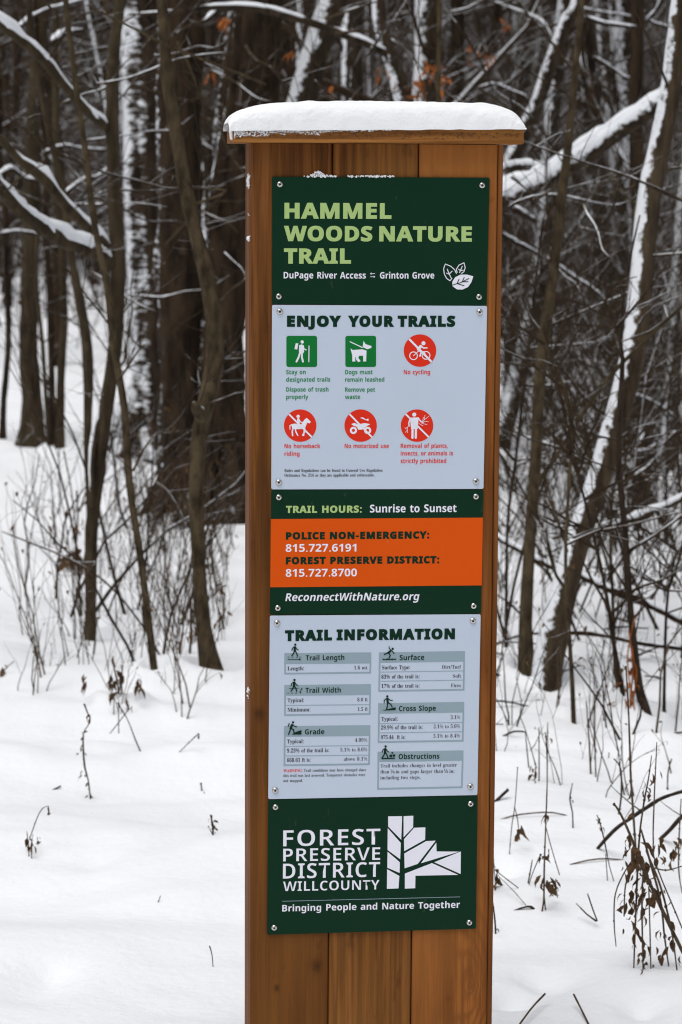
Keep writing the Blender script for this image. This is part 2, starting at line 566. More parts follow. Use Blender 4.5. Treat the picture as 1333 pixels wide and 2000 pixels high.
def box(mb, x0, x1, y0, y1, z0, z1, c=.0):
    """box with eased long edges (octagon section in x-y, along z)"""
    if c <= 0:
        V = [(x, y, z) for z in (z0, z1) for x, y in ((x0, y0), (x1, y0), (x1, y1), (x0, y1))]
        mb.quads(V, [(0, 1, 5, 4), (1, 2, 6, 5), (2, 3, 7, 6), (3, 0, 4, 7), (3, 2, 1, 0), (4, 5, 6, 7)])
        return
    ring = [(x0 + c, y0), (x1 - c, y0), (x1, y0 + c), (x1, y1 - c), (x1 - c, y1), (x0 + c, y1), (x0, y1 - c), (x0, y0 + c)]
    nz = 2
    V = [(x, y, z) for z in (z0, z1) for x, y in ring]
    mb.quads(V, [(k, (k + 1) % 8, 8 + (k + 1) % 8, 8 + k) for k in range(8)])
    mb.ngon([(x, y, z1) for x, y in ring]); mb.ngon([(x, y, z0) for x, y in ring[::-1]])

# ------------------------------------------------------------------ ground
def axis(a, b, fine_a, fine_b, fine, grow_):
    xs = list(np.arange(fine_a, fine_b, fine))
    s = fine; x = fine_b
    while x < b:
        xs.append(x); s *= grow_; x += s
    xs.append(b)
    s = fine; x = fine_a - fine
    pre = []
    while x > a:
        pre.append(x); s *= grow_; x -= s
    pre.append(a)
    return np.array(pre[::-1] + xs)


gx = axis(-300, 300, -1.7, 1.7, .018, 1.03)
gy = axis(-60, 700, 4.3, 11.0, .018, 1.012)
GX, GY = np.meshgrid(gx, gy)
GZ = ground(GX, GY)
nx, ny = len(gx), len(gy)
mb = MB()
i = (np.arange(ny - 1)[:, None] * nx + np.arange(nx - 1)[None]).ravel()
mb.quads(np.stack([GX.ravel(), GY.ravel(), GZ.ravel()], 1), np.stack([i, i + 1, i + nx + 1, i + nx], 1))
tag(link('ground', mb.mesh('ground', 'ground')), 'snow covered woodland floor rising to a wooded hillside', kind='structure')

# ------------------------------------------------------------------ the post
YAW = math.radians(6.8)
EX = Vector((math.cos(YAW), math.sin(YAW), 0)); EY = Vector((-math.sin(YAW), math.cos(YAW), 0)); EZ = Vector((0, 0, 1))
O = at(732, 1000, 4.41)
O.z = 0.0


def pl(px, py, off=0.0):
    """point of the photograph on the plane lying `off` in front of the boards, in the post's own axes (x across, z up)"""
    d = ray(px, py)
    base = O - EY * off
    k = (base - EYE).dot(EY) / d.dot(EY)
    p = EYE + d * k - O
    return p.dot(EX), p.z


post = empty('sign_post', O, YAW)
tag(post, 'square cedar board post carrying five trail signs under a snowy cap board', 'post')
xl, _ = pl(488.5, 1100); xr, _ = pl(963.5, 1100)
_, zq0 = pl(455.5, 278.5, .022); _, zq1 = pl(1023.5, 281.5, .022); ztop = min(zq0, zq1) - .0003
s1, _ = pl(646, 1100); s2, _ = pl(811.5, 1100)
z0 = -.12
DEP = .085
# knots and figure are placed in post coordinates
kx, kz = pl(619, 1886); kx2, kz2 = pl(541, 1930); kx3, kz3 = pl(507, 1395); ax_, az_ = pl(921, 1925)
w1 = wood('cedar_dark', (.185, .064, .011), (.050, .015, .003), [(kx, kz, .011, .012), (kx2, kz2, .005, .003), (kx3, kz3, .010, .010)], 1, 40, warm=(.22, .085, .018))
w2 = wood('cedar_mid', (.24, .089, .017), (.065, .020, .004), [(s1 + .05, .62, .008, .008)], 4, 48, warm=(.27, .115, .028))
w3 = wood('cedar_orange', (.30, .100, .020), (.085, .022, .004), [], 7, 45, arch=(ax_, az_, .030, .080, .085), warm=(.34, .125, .028))
w4 = wood('cedar_pale', (.27, .098, .024), (.13, .040, .009), [], 9, 50)
wc = wood('cedar_cap', (.40, .17, .042), (.16, .055, .011), [], 11, 60, axis='X')
for (a, b_, m_, dy) in ((xl, s1, w1, 0.0), (s1, s2, w2, .0012), (s2, xr, w3, .0004)):
    mb = MB(); box(mb, a + .0009, b_ - .0009, dy, .020, z0, ztop, .0022)
    link('plank', mb.mesh('plank', m_, False), post)
mb = MB(); box(mb, xr + .0003, xr + .0085, .0015, DEP, z0, ztop, .0015)
tag(link('corner_strip', mb.mesh('corner_strip', w4, False), post), 'pale trim strip down the right corner')
mb = MB(); box(mb, xl + .0005, xl + .019, .0215, DEP, z0, ztop, .0015)
link('side_board', mb.mesh('side_board', w4, False), post)
mb = MB(); box(mb, xl + .0005, xr, DEP + .001, DEP + .02, z0, ztop, .0015)
link('back_board', mb.mesh('back_board', w1, False), post)
# cap board: a thick plank with a rough sawn front edge
OV = .022
cl, zc0 = pl(455.5, 279.5, OV); cr, zc1 = pl(1023.5, 249, OV)
cr2, _ = pl(1023.5, 281, OV); clt, zct = pl(454, 252, OV)
_, zb0 = pl(455.5, 278.5, OV); _, zb1 = pl(1023.5, 281.5, OV)
_, zt1 = pl(1023.5, 249.5, OV)


def capb(x): return zb0 + (zb1 - zb0) * (x - cl) / (cr - cl)
def capt(x): return zct + (zt1 - zct) * (x - cl) / (cr - cl)


mb = MB()
e_ = .0014
yk = DEP + .025
ns = 60
V = []
for k in range(ns + 1):
    x = cl + (cr - cl) * k / ns
    a_, b_ = capb(x), capt(x)
    for (y, z) in [(-OV + e_, a_), (-OV, a_ + e_), (-OV, b_ - e_), (-OV + e_, b_), (yk - e_, b_), (yk, b_ - e_), (yk, a_ + e_), (yk - e_, a_)]:
        V.append((x, y, z))
Q = [(k * 8 + j, k * 8 + (j + 1) % 8, (k + 1) * 8 + (j + 1) % 8, (k + 1) * 8 + j) for k in range(ns) for j in range(8)]
mb.quads(V, Q)
mb.ngon(V[:8]); mb.ngon(V[-8:])
cap = link('cap_board', mb.mesh('cap_board', wc, False), post)
# torn fibres, dark pits of the saw on the cap's front edge, as small chips of wood set proud
mb = MB(); rng = np.random.default_rng(5)
for k in range(420):
    x = rng.uniform(cl + .004, cr - .01); z = capb(x) + (capt(x) - capb(x)) * np.clip(rng.normal(.55, .16), .25, .9)
    s = rng.uniform(.0006, .0016); w_ = s * rng.uniform(1, 3)
    mb.quads([(x, -OV - .0006, z), (x + w_, -OV - .0006, z + s * .5), (x + w_ * .9, -OV - .0004, z + s * 1.3), (x - w_ * .2, -OV - .0004, z + s)], [(0, 1, 2, 3)])
tag(link('saw_fibres', mb.mesh('saw_fibres', flat('torn_fibre', (.11, .040, .010), .8), False), cap), kind='stuff')

# snow on the cap: one soft loaf, thick, overhanging a little, crusting over the left front edge
NU, NV = 150, 44
top_px = [(443, 256), (445, 240), (452, 225), (470, 213), (500, 205), (550, 198), (620, 195), (700, 195), (800, 196), (880, 197), (950, 199), (985, 207), (1010, 222), (1020, 238), (1022, 250)]
prof = [pl(a, b_, .0) for a, b_ in top_px]
_sp = spline(np.array([(p[0], 0, p[1]) for p in prof]), .003)
pxs = np.maximum.accumulate(_sp[:, 0]); pzs = _sp[:, 2]
V = []
yf, yb = -OV - .004, DEP + .022
for k in range(NU + 1):
    uu = k / NU
    uu = .5 - .5 * math.cos(math.pi * uu)
    x = pxs[0] + .002 + (pxs[-1] - pxs[0] - .001) * uu
    capz1 = capt(x)
    ht = max(float(np.interp(x, pxs, pzs)) - capz1, .0015)
    hang = .0015 * float(vn(x * 60, 1.5, 3) + .5)
    for j in range(NV + 1):
        v = j / NV * math.pi
        ss, cc = math.sin(v), math.cos(v)
        y = (yf + yb) / 2 - (yb - yf) / 2 * math.copysign(abs(cc) ** .45, cc)
        z = capz1 - .0015 + ht * ss ** .55
        if j == 0:
            z = capz1 - .002 - hang; 
        bump_ = .0022 * float(vn(x * 45, y * 45 + z * 60, 2)) + .0012 * float(vn(x * 150, y * 150 + z * 190, 9))
        low = 1 - ss
        y -= (bump_ + .0018 * float(vn(x * 260, z * 300, 8)) * low) * (1 if cc > 0 else -1)
        z += bump_ * ss
        V.append((x, y, z))
Q = [(a * (NV + 1) + b_, (a + 1) * (NV + 1) + b_, (a + 1) * (NV + 1) + b_ + 1, a * (NV + 1) + b_ + 1) for a in range(NU) for b_ in range(NV)]
mb = MB(); mb.quads(V, Q)
o = link('snow_cap', mb.mesh('snow_cap', snow_mat('cap_snow', (.93, .935, .945), .35, 240)), None)
o.location = O; o.rotation_euler = (0, 0, YAW)
tag(o, 'thick rounded loaf of fresh snow lying on the cap board of the post', 'snow')
# crust of blown snow on the cap's front edge and left end, crumbs on the left side of the post and on top of the title sign


def crumbs(name, spots, label):
    mb = MB()
    for (x, y, z, r) in spots:
        k1, k2, k3 = rng.uniform(.7, 1.3, 3)
        th = np.linspace(0, np.pi, 5); ph = np.linspace(0, 2 * np.pi, 6, endpoint=False)
        V = []
        for a in th:
            for b_ in ph:
                q = r * rng.uniform(.8, 1.2)
                V.append((x + q * k1 * math.sin(a) * math.cos(b_), y + q * k2 * math.sin(a) * math.sin(b_), z + q * k3 * math.cos(a)))
        mb.quads(V, [(i_ * 6 + j_, i_ * 6 + (j_ + 1) % 6, (i_ + 1) * 6 + (j_ + 1) % 6, (i_ + 1) * 6 + j_) for i_ in range(4) for j_ in range(6)])
    o = link(name, mb.mesh(name, 'snow'))
    o.location = O; o.rotation_euler = (0, 0, YAW)
    tag(o, label, 'snow', kind='stuff')


sp = []
while len(sp) < 1900:
    u = rng.random() ** 1.25
    x = cl + .002 + u * .28
    capz1 = capt(x); dz = capz1 - capb(x)
    reach = dz * (.80 - .66 * (u ** .6)) * (.75 + .9 * (float(vn(x * 70, 3.3, 12)) + .3))
    fz = rng.random() ** 1.3
    z = capz1 + .001 - fz * max(reach, .003)
    if rng.random() > .96 - fz * .55: continue
    sp.append((x, -OV - rng.uniform(-.0004, .0008), z, rng.uniform(.0004, .0011)))
while len(sp) < 2150:
    x = rng.uniform(cl + .24, cr - .004)
    sp.append((x, -OV - rng.uniform(0, .001), capt(x) + rng.normal(.0002, .0007), rng.uniform(.0004, .001)))
while len(sp) < 2450:
    f = rng.random()
    sp.append((cl - rng.uniform(-.0005, .0015), -OV + .010 + rng.uniform(0, .05) * (1 - f * .7), capz1 - f * .017, rng.uniform(.001, .0024)))
crumbs('snow_crust', sp, 'grainy crust of blown snow over the left front edge of the cap board')
sp = []
for (px, py, sx_, sz_, n_, rr_) in ((484, 352, .002, .006, 60, .0026), (483, 360, .002, .003, 30, .002), (481, 466, .0025, .0025, 30, .0024), (484, 1348, .002, .003, 20, .002), (483, 1360, .001, .002, 12, .0016), (482, 420, .001, .002, 6, .0012)):
    x, z = pl(px, py, -.02)
    for _ in range(n_):
        sp.append((xl - .001 + rng.normal(0, .0007), .02 + rng.normal(0, .008), z + rng.normal(0, sz_ * .7), rng.uniform(.4, 1) * rr_))
crumbs('snow_clots', sp, 'small clots of snow stuck to the left side of the cedar post')
sp = []
for k in range(260):
    px = rng.choice([rng.normal(622, 9), rng.uniform(600, 660), rng.uniform(680, 770)], p=[.45, .2, .35])
    h_ = 9 * math.exp(-((px - 622) / 11) ** 2) + 2.2
    x, z = pl(px, 345.5 - rng.random() * h_, .002)
    sp.append((x, -rng.uniform(.0005, .006), z, rng.uniform(.0007, .0018)))
crumbs('snow_dusting', sp, 'icy crumbs of snow caught on the top edge of the title sign')

# ------------------------------------------------------------------ glyph outlines (bold sans 's' and serif 'r'), 500 units to the em
GLYPHS = {}
for line_ in """s, 90 14,-43 31,39 62,39 64,35 36,-43
s- 108 13,77 13,103 95,103 95,77
s. 90 33,-2 26,8 24,18 30,36 45,41 60,36 66,18 60,1 49,-4
s0 192 96,-3 75,-1 58,5 44,15 32,29 23,47 17,68 13,93 14,156 20,186 31,211 47,229 68,240 81,243 116,241 133,235 148,225 159,211 168,193 175,172 180,120 178,84 167,41 161,29 145,11 123,0|104,39 112,43 122,58 129,101 129,139 122,182 112,197 104,201 87,201 74,191 66,170 62,120 66,70 74,49 87,39
s1 192 88,0 87,184 44,148 20,178 97,240 139,240 139,0
s2 192 13,0 13,35 108,133 123,161 122,185 112,197 95,201 74,197 47,182 40,176 13,209 47,233 78,242 110,243 139,235 160,218 172,196 174,169 170,151 157,126 77,45 77,43 181,43 181,0
s5 192 63,-3 30,4 16,10 16,53 55,40 79,38 99,40 114,47 123,59 126,76 123,92 114,103 99,110 41,107 21,118 30,240 160,240 160,197 75,197 70,150 111,153 140,145 161,128 171,112 176,92 177,80 171,45 163,31 152,19 139,9 122,2 103,-2
s6 192 87,-3 65,3 46,14 37,22 24,42 18,55 12,85 13,133 25,181 40,206 62,225 81,235 118,242 164,240 164,199 135,203 98,198 75,182 66,167 59,139 58,128 60,128 80,148 94,154 112,156 127,155 141,151 152,145 163,136 171,125 180,97 180,61 169,31 159,19 147,9 133,2 117,-2|105,38 118,43 127,53 132,79 130,95 124,107 114,114 94,117 69,103 62,88 64,67 71,52 83,41 93,38
s7 192 37,0 127,197 9,197 9,240 181,240 181,208 90,0
s8 192 77,-2 60,1 46,6 24,23 17,34 13,47 13,73 19,93 32,108 58,125 36,143 25,157 19,185 22,203 30,217 50,233 77,241 96,243 125,239 142,233 162,217 170,203 173,185 170,165 154,143 130,127 169,96 180,70 177,44 174,35 157,14 130,1 108,-3|96,148 120,165 125,181 123,192 112,202 96,206 79,202 71,196 67,187 67,175 72,165|104,34 118,38 128,46 133,68 122,86 94,104 86,101 64,82 59,70 59,58 68,42 79,36 87,34
s9 192 28,-1 28,40 56,36 83,39 103,46 122,64 131,90 133,111 131,111 113,91 98,85 78,83 51,88 39,94 29,103 21,114 15,127 11,159 12,178 16,194 23,208 33,220 45,230 59,237 75,241 104,242 116,240 137,231 154,217 162,208 173,184 179,155 177,97 170,67 152,34 130,14 100,1 74,-3|103,123 122,136 130,155 126,177 121,187 109,198 93,202 74,196 65,186 60,170 60,152 64,138 72,128 85,123
s: 90 37,140 28,147 24,162 30,180 45,185 60,180 66,162 60,144 49,139|33,-2 26,8 24,18 30,36 45,41 60,36 66,18 60,1 49,-4
sA 232 0,0 85,241 147,241 232,0 177,0 160,57 72,57 55,0|85,100 147,100 116,203 102,155
sB 226 30,0 30,240 127,239 164,232 177,226 188,218 196,208 200,195 202,179 196,152 187,138 165,126 191,114 205,94 208,70 202,40 195,29 184,18 172,10 139,1|81,145 129,146 141,152 148,160 150,172 144,189 127,197 81,198|81,42 134,44 146,51 153,61 155,81 150,92 140,100 124,104 81,104
sC 214 94,0 79,5 55,20 45,30 31,55 22,85 19,120 23,154 33,184 49,209 59,219 84,234 115,242 159,241 202,226 186,185 139,201 118,199 106,195 96,189 87,179 76,153 72,119 75,85 86,60 94,51 105,44 117,40 161,42 193,52 193,9 170,1 137,-3
sD 248 30,0 30,240 124,239 156,232 184,219 205,199 214,187 225,158 229,122 227,94 220,69 210,48 195,31 176,17 153,8 127,2 98,0|81,42 103,42 135,47 158,62 172,86 176,121 172,156 159,179 149,188 124,197 81,198
sE 188 30,0 30,240 168,240 168,198 81,198 81,145 162,145 162,104 81,104 81,42 168,42 168,0
sF 184 30,0 30,240 168,240 168,198 80,198 80,136 162,136 162,95 80,95 80,0
sG 243 106,-1 83,5 64,14 48,28 36,46 27,67 21,92 19,120 23,155 34,185 52,210 63,220 91,235 125,242 173,241 208,232 216,228 199,188 152,201 124,198 106,191 92,179 77,153 72,131 73,97 86,61 98,49 114,42 144,39 167,42 167,92 121,92 121,135 216,135 216,10 177,0 144,-3
sH 257 30,0 30,240 81,240 81,146 176,146 176,240 227,240 227,0 176,0 176,103 81,103 81,0
sI 131 11,0 11,29 40,42 40,197 11,211 11,240 120,240 120,211 91,197 91,42 120,29 120,0
sJ 111 -25,-67 -25,-25 3,-28 15,-25 26,-12 30,15 30,240 81,240 79,-12 76,-24 60,-51 45,-62 16,-70
sL 190 30,0 30,240 81,240 81,42 178,42 178,0
sM 317 30,0 30,240 99,240 157,56 217,240 286,240 286,0 239,0 240,188 178,0 132,0 73,188 76,111 76,0
sN 273 30,0 30,240 94,240 199,60 197,126 197,240 243,240 243,0 178,0 73,181 76,113 76,0
sO 267 115,-2 83,5 69,12 47,31 32,55 26,70 20,103 20,139 26,171 39,198 47,210 57,220 83,235 98,240 134,243 169,240 185,235 210,220 229,198 241,171 247,138 247,102 241,70 236,55 229,42 210,21 185,5 152,-2|134,39 162,45 172,51 180,61 191,87 194,102 194,138 191,154 180,180 172,189 162,196 149,200 119,200 106,196 87,180 76,154 73,120 76,87 87,61 96,51 106,45
sP 211 30,0 30,240 128,239 147,235 162,229 174,220 184,209 190,196 196,165 194,145 182,117 167,102 158,96 134,88 103,85 81,85 81,0|81,127 108,127 132,135 141,147 144,154 142,178 134,189 122,196 81,198
sR 222 30,0 30,240 123,239 159,230 172,222 183,212 190,200 196,168 190,139 168,114 151,104 222,0 165,0 108,92 81,92 81,0|81,133 119,135 138,146 144,159 144,174 138,187 126,194 108,198 81,198
sS 185 65,-2 47,0 15,11 15,58 69,40 103,40 114,46 120,54 122,64 119,76 85,99 38,127 21,153 18,175 19,190 30,215 40,225 52,233 66,239 109,243 161,230 171,226 154,187 105,201 80,197 72,190 68,182 71,165 79,156 145,120 165,98 172,66 166,38 159,26 149,16 136,7 121,1 103,-2
sT 194 72,0 72,197 7,197 7,240 188,240 188,197 123,197 123,0
sU 254 104,-2 84,3 67,10 53,21 43,34 35,49 30,66 29,240 79,240 80,79 82,68 91,51 106,42 127,39 149,43 163,52 172,69 175,93 175,240 225,240 225,73 219,50 208,30 192,15 170,3 142,-3
sV 218 81,0 0,240 51,240 109,44 122,97 167,240 218,240 137,0
sW 325 61,0 0,240 50,240 92,46 103,105 138,240 186,240 232,46 244,109 275,240 325,240 264,0 206,0 162,177 151,126 119,0
sY 210 80,0 80,92 0,240 55,240 105,141 155,240 210,240 130,93 130,0
sa 203 48,0 30,11 23,19 18,29 14,55 15,68 19,80 26,90 35,98 60,109 96,113 128,114 126,135 124,140 106,150 60,142 48,137 31,171 73,185 101,187 134,183 147,178 158,171 167,162 173,151 178,122 178,0 143,0 132,25 107,3 82,-3|105,36 117,43 125,54 128,70 128,85 88,82 75,76 66,61 67,45 72,38 80,34
sb 213 109,-2 95,4 76,20 73,20 64,0 26,0 26,255 76,255 74,160 76,160 90,175 110,185 128,187 156,181 168,173 178,163 187,149 193,133 197,92 193,51 186,34 178,21 167,10 142,-2|120,38 132,45 141,59 146,80 146,105 141,126 132,139 120,146 103,146 89,140 81,128 76,92 78,69 84,52 89,45 103,38
sc 173 81,-2 64,2 50,9 37,19 28,32 21,48 15,91 18,121 27,145 40,164 58,177 92,186 131,185 162,174 147,136 115,146 88,143 76,133 69,115 66,91 69,67 76,50 96,38 120,38 145,46 156,53 156,10 126,-2
sd 213 70,-2 45,10 34,21 26,34 20,50 16,69 16,113 20,133 26,149 35,163 45,173 57,181 86,187 104,185 124,175 138,160 140,160 136,196 136,255 186,255 186,0 148,0 138,24 136,24 128,13 110,1 94,-3|111,37 126,43 135,56 140,91 138,115 131,132 120,143 101,146 86,143 75,132 68,114 66,78 71,58 80,44 94,37
se 198 96,-3 71,2 50,13 34,28 22,49 16,75 16,106 21,133 32,154 47,170 67,181 89,186 102,187 136,181 150,175 162,165 172,153 183,122 184,79 66,79 69,60 78,46 93,37 120,34 151,39 174,48 174,10 137,-2|67,112 137,112 135,128 128,140 118,148 95,151 78,142 70,130
sf 130 34,0 34,146 7,146 7,170 34,183 36,218 42,233 58,248 81,256 126,255 145,249 132,213 100,217 89,211 84,195 84,183 128,183 128,146 84,146 84,0
sg 213 95,-81 34,-73 26,-70 26,-30 61,-40 98,-44 115,-41 127,-34 134,-21 138,24 136,24 126,11 107,0 84,-3 69,-2 55,3 43,11 33,22 25,35 16,70 16,113 26,148 34,162 44,173 56,180 70,185 86,187 102,185 116,180 128,172 140,160 144,183 186,183 185,-19 181,-35 173,-49 163,-60 150,-69 134,-75 116,-79|102,36 119,39 130,47 137,62 140,91 135,126 125,139 119,143 101,146 86,143 75,132 68,115 66,91 68,67 75,50 86,39
sh 221 26,0 26,255 76,255 74,160 77,160 92,177 121,186 144,186 157,183 168,178 185,162 191,150 195,120 195,0 145,0 144,124 138,137 129,144 116,147 105,146 90,138 81,122 76,86 76,0
si 102 36,209 26,219 24,231 26,243 36,252 57,255 71,250 77,243 79,231 77,219 66,209 57,207|26,0 26,183 76,183 76,0
sk 208 26,0 26,255 76,255 74,100 96,128 147,183 204,183 131,104 208,0 150,0 98,74 76,57 76,0
sl 102 26,0 26,255 76,255 76,0
sm 330 26,0 26,183 64,183 71,160 74,160 90,177 127,187 154,183 174,172 183,160 187,160 197,172 218,183 241,187 269,183 280,178 289,171 296,162 301,150 305,120 305,0 255,0 255,107 253,124 248,137 239,144 227,147 210,143 199,133 192,115 190,92 190,0 140,0 139,124 133,137 125,144 113,147 95,143 84,131 78,112 76,86 76,0
sn 221 26,0 26,183 64,183 71,160 74,160 84,172 106,183 130,187 157,183 178,171 185,162 191,150 195,120 195,0 145,0 144,124 138,137 129,144 116,147 105,146 90,138 81,122 76,86 76,0
so 208 91,-3 68,3 48,14 33,30 22,51 16,77 15,92 17,114 21,132 29,149 39,162 52,173 67,181 104,187 129,184 150,176 168,162 181,144 190,120 193,92 191,70 187,52 179,35 169,21 156,11 140,3 123,-2|113,38 121,40 133,51 141,79 141,105 137,125 128,139 113,146 95,146 80,139 71,125 66,92 68,68 75,51 87,40 95,38
sp 213 26,-81 26,183 67,183 74,160 76,160 96,179 110,185 128,187 156,181 168,173 178,163 187,149 193,133 197,92 196,70 192,51 186,35 178,21 167,10 142,-2 109,-2 95,4 76,20 74,20 76,-7 76,-81|121,38 134,45 142,59 146,80 144,116 138,133 127,143 112,147 96,144 89,140 81,128 76,92 78,69 84,52 89,45 103,38
sr 152 26,0 26,183 64,183 72,152 74,152 83,166 103,181 135,187 145,185 142,138 121,140 97,133 83,121 77,102 76,0
ss 167 43,-1 15,7 15,49 63,34 90,34 101,40 105,51 101,59 27,100 18,115 15,136 16,148 26,167 46,180 72,186 112,185 144,176 152,172 137,136 93,150 70,147 66,143 66,132 83,120 136,95 151,76 154,54 153,41 143,20 123,5 110,0 94,-2
st 146 73,-2 53,5 39,21 33,36 32,146 8,146 8,167 35,184 50,222 82,222 82,183 133,183 133,146 82,146 83,48 95,38 135,42 135,5 103,-3
su 221 76,-2 53,6 43,13 35,22 26,47 25,183 75,183 77,59 86,42 98,37 115,38 131,45 140,61 144,83 144,183 194,183 194,0 156,0 149,24 147,24 136,11 115,0 99,-3
sv 191 70,0 0,183 52,183 93,59 96,41 98,60 103,79 139,183 191,183 121,0
sw 287 55,0 3,183 53,183 84,42 86,42 94,95 117,183 172,183 202,42 213,102 235,183 284,183 231,0 177,0 143,145 109,0
sy 191 11,-78 11,-38 39,-40 56,-31 70,-8 73,1 0,183 55,183 93,69 96,48 103,80 137,183 191,183 108,-37 93,-58 73,-73 50,-80
sz 164 9,0 9,30 94,145 14,145 14,183 151,183 151,151 68,38 154,38 154,0
r% 279 54,94 44,98 36,104 29,113 20,137 16,168 19,200 28,223 35,232 43,238 54,242 77,242 96,232 109,213 115,185 115,151 109,124 104,113 97,104 78,94|60,0 193,240 219,240 86,0|65,114 77,117 85,127 90,144 90,192 85,209 77,219 65,222 54,219 47,209 42,192 42,145 50,122 54,117|201,-2 191,2 183,8 170,28 164,55 164,89 170,117 182,136 190,142 200,146 224,146 234,142 250,127 259,104 263,72 260,41 256,28 243,8 235,2 224,-2|212,18 224,21 232,31 236,48 238,72 236,96 232,112 224,123 212,126 201,123 191,105 188,59 191,39 197,25 206,19
r. 90 33,-2 26,8 24,18 30,36 45,41 60,36 66,18 60,1 49,-4
r/ 125 3,0 93,240 122,240 32,0
r0 188 80,-2 55,5 45,12 30,31 19,55 13,86 11,121 13,155 19,185 30,210 45,228 55,235 80,242 108,242 132,235 150,220 163,198 172,171 176,138 176,102 172,70 163,42 150,21 132,5 108,-2|94,18 103,20 110,25 119,45 124,98 123,163 119,195 110,215 103,220 86,220 79,215 73,206 65,163 63,120 67,60 73,34 79,25 86,20
r1 188 33,0 33,18 71,20 77,34 77,208 49,178 30,173 17,183 14,198 50,213 89,241 127,241 130,24 135,19 171,18 171,0
r2 188 12,0 12,35 87,114 103,138 111,161 113,195 106,214 93,222 79,222 72,219 63,208 58,190 56,165 39,166 25,172 16,182 13,198 21,220 38,234 64,242 105,242 133,235 153,220 159,211 163,200 162,170 146,140 44,37 132,38 146,50 152,71 172,71 171,0
r3 188 59,-2 33,5 17,17 11,27 9,37 14,53 32,63 38,63 41,44 49,31 63,23 85,20 108,30 119,52 121,70 117,87 107,101 100,107 80,113 48,113 48,134 80,135 96,142 107,155 112,173 111,200 109,207 97,220 85,223 74,221 63,211 56,183 56,171 37,172 19,182 13,193 13,209 23,224 31,231 54,240 86,243 118,240 143,229 159,212 163,201 163,178 156,159 133,137 112,128 140,119 163,101 170,87 172,59 165,35 156,22 123,2 90,-3
r4 188 60,0 60,18 85,20 93,25 97,35 97,62 4,62 4,83 100,240 146,240 146,85 181,85 181,62 146,62 148,29 154,22 178,18 178,0|28,85 97,85 98,203 73,160
r5 188 60,-2 29,9 17,22 13,37 15,48 29,59 40,60 48,33 55,26 77,20 98,25 110,36 117,56 119,74 116,96 107,111 92,121 73,124 36,118 20,124 31,240 158,240 160,179 140,179 135,198 126,203 52,203 47,141 84,146 102,145 134,136 157,118 164,105 168,91 170,74 168,54 158,30 135,9 105,-1 90,-3
r6 188 86,-3 55,9 38,24 21,60 16,92 15,125 24,174 39,205 52,221 69,233 88,241 121,243 146,238 161,228 169,216 170,201 161,188 156,184 140,180 130,180 126,209 116,222 98,222 90,218 76,200 67,172 62,135 86,145 109,147 136,143 148,137 158,129 166,119 175,93 175,60 165,31 156,19 145,9 132,2 116,-2|105,20 116,26 123,40 127,61 127,87 123,107 115,120 103,126 82,124 62,110 65,69 73,40 85,24 92,20
r7 188 55,0 145,203 49,202 43,199 39,194 35,169 15,169 16,240 177,240 177,223 84,0
r8 188 78,-3 46,5 24,22 12,44 10,61 13,81 24,97 39,110 59,121 29,148 20,164 18,190 25,212 42,230 59,238 82,243 112,242 127,239 139,234 157,218 163,208 167,184 164,166 155,152 132,135 122,130 157,108 170,92 177,73 178,63 172,35 165,24 155,14 128,1 111,-2|101,141 119,158 125,177 123,199 111,218 94,224 77,218 69,207 65,186 67,171 70,164 93,145|101,17 115,22 125,34 130,49 130,66 124,79 113,91 82,108 63,89 57,76 55,60 58,42 66,28 78,19 85,17
r9 188 58,-2 38,5 22,25 23,44 34,53 38,54 47,34 63,20 78,18 97,24 112,42 121,73 125,115 112,102 93,94 78,92 64,93 40,102 30,110 22,120 16,132 12,174 17,195 32,221 48,233 66,241 89,243 122,237 141,225 156,206 162,195 170,166 173,130 170,91 156,45 137,19 111,2 89,-3|103,118 120,130 125,139 123,176 116,201 105,216 91,221 78,217 68,206 62,189 60,164 62,143 68,128 78,119
r: 90 37,140 28,147 24,162 30,180 45,185 60,180 66,162 60,144 49,139|33,-2 26,8 24,18 30,36 45,41 60,36 66,18 60,1 49,-4
r; 90 36,140 27,147 24,168 27,177 44,185 59,180 64,173 64,151 56,142 48,139|10,-43 28,39 59,39 61,35 33,-43
rA 218 -4,0 -4,9 8,12 25,37 103,233 112,233 199,28 212,11 222,9 222,0 115,0 115,9 135,13 140,17 142,23 126,66 52,66 37,24 43,13 51,10 64,9 64,0|57,80 121,80 88,160
rD 248 10,0 10,9 28,12 34,18 37,29 37,196 33,209 26,216 15,219 7,219 7,228 111,228 139,226 164,220 185,211 203,198 216,182 226,162 232,140 234,114 227,64 204,28 167,7 114,0|127,14 140,18 151,26 160,37 167,52 174,90 175,115 171,159 159,191 139,210 111,217 97,214 93,209 91,192 93,20 101,13
rF 202 8,0 8,9 22,11 34,21 37,33 36,202 31,212 22,217 7,219 7,228 197,228 197,160 189,160 178,193 162,207 147,213 93,211 91,199 91,124 105,124 122,130 133,142 140,161 142,173 151,173 151,59 142,59 137,84 128,100 114,109 91,112 94,21 101,13 128,9 128,0
rG 254 116,-4 85,3 58,18 37,39 22,65 15,97 15,131 22,162 37,189 46,200 70,218 97,229 129,233 156,230 196,218 208,229 210,233 219,233 219,154 210,154 197,181 179,203 157,217 134,222 107,215 88,195 77,161 73,114 77,67 90,34 99,22 110,13 123,8 138,6 160,10 167,18 171,29 170,77 165,85 147,91 138,91 138,99 250,99 250,91 232,88 226,82 223,64 223,14 179,0 156,-4
rI 130 7,0 7,9 21,11 31,16 36,24 38,38 36,206 32,214 15,219 7,219 7,228 122,228 122,219 107,218 95,211 91,193 95,19 111,10 123,9 123,0
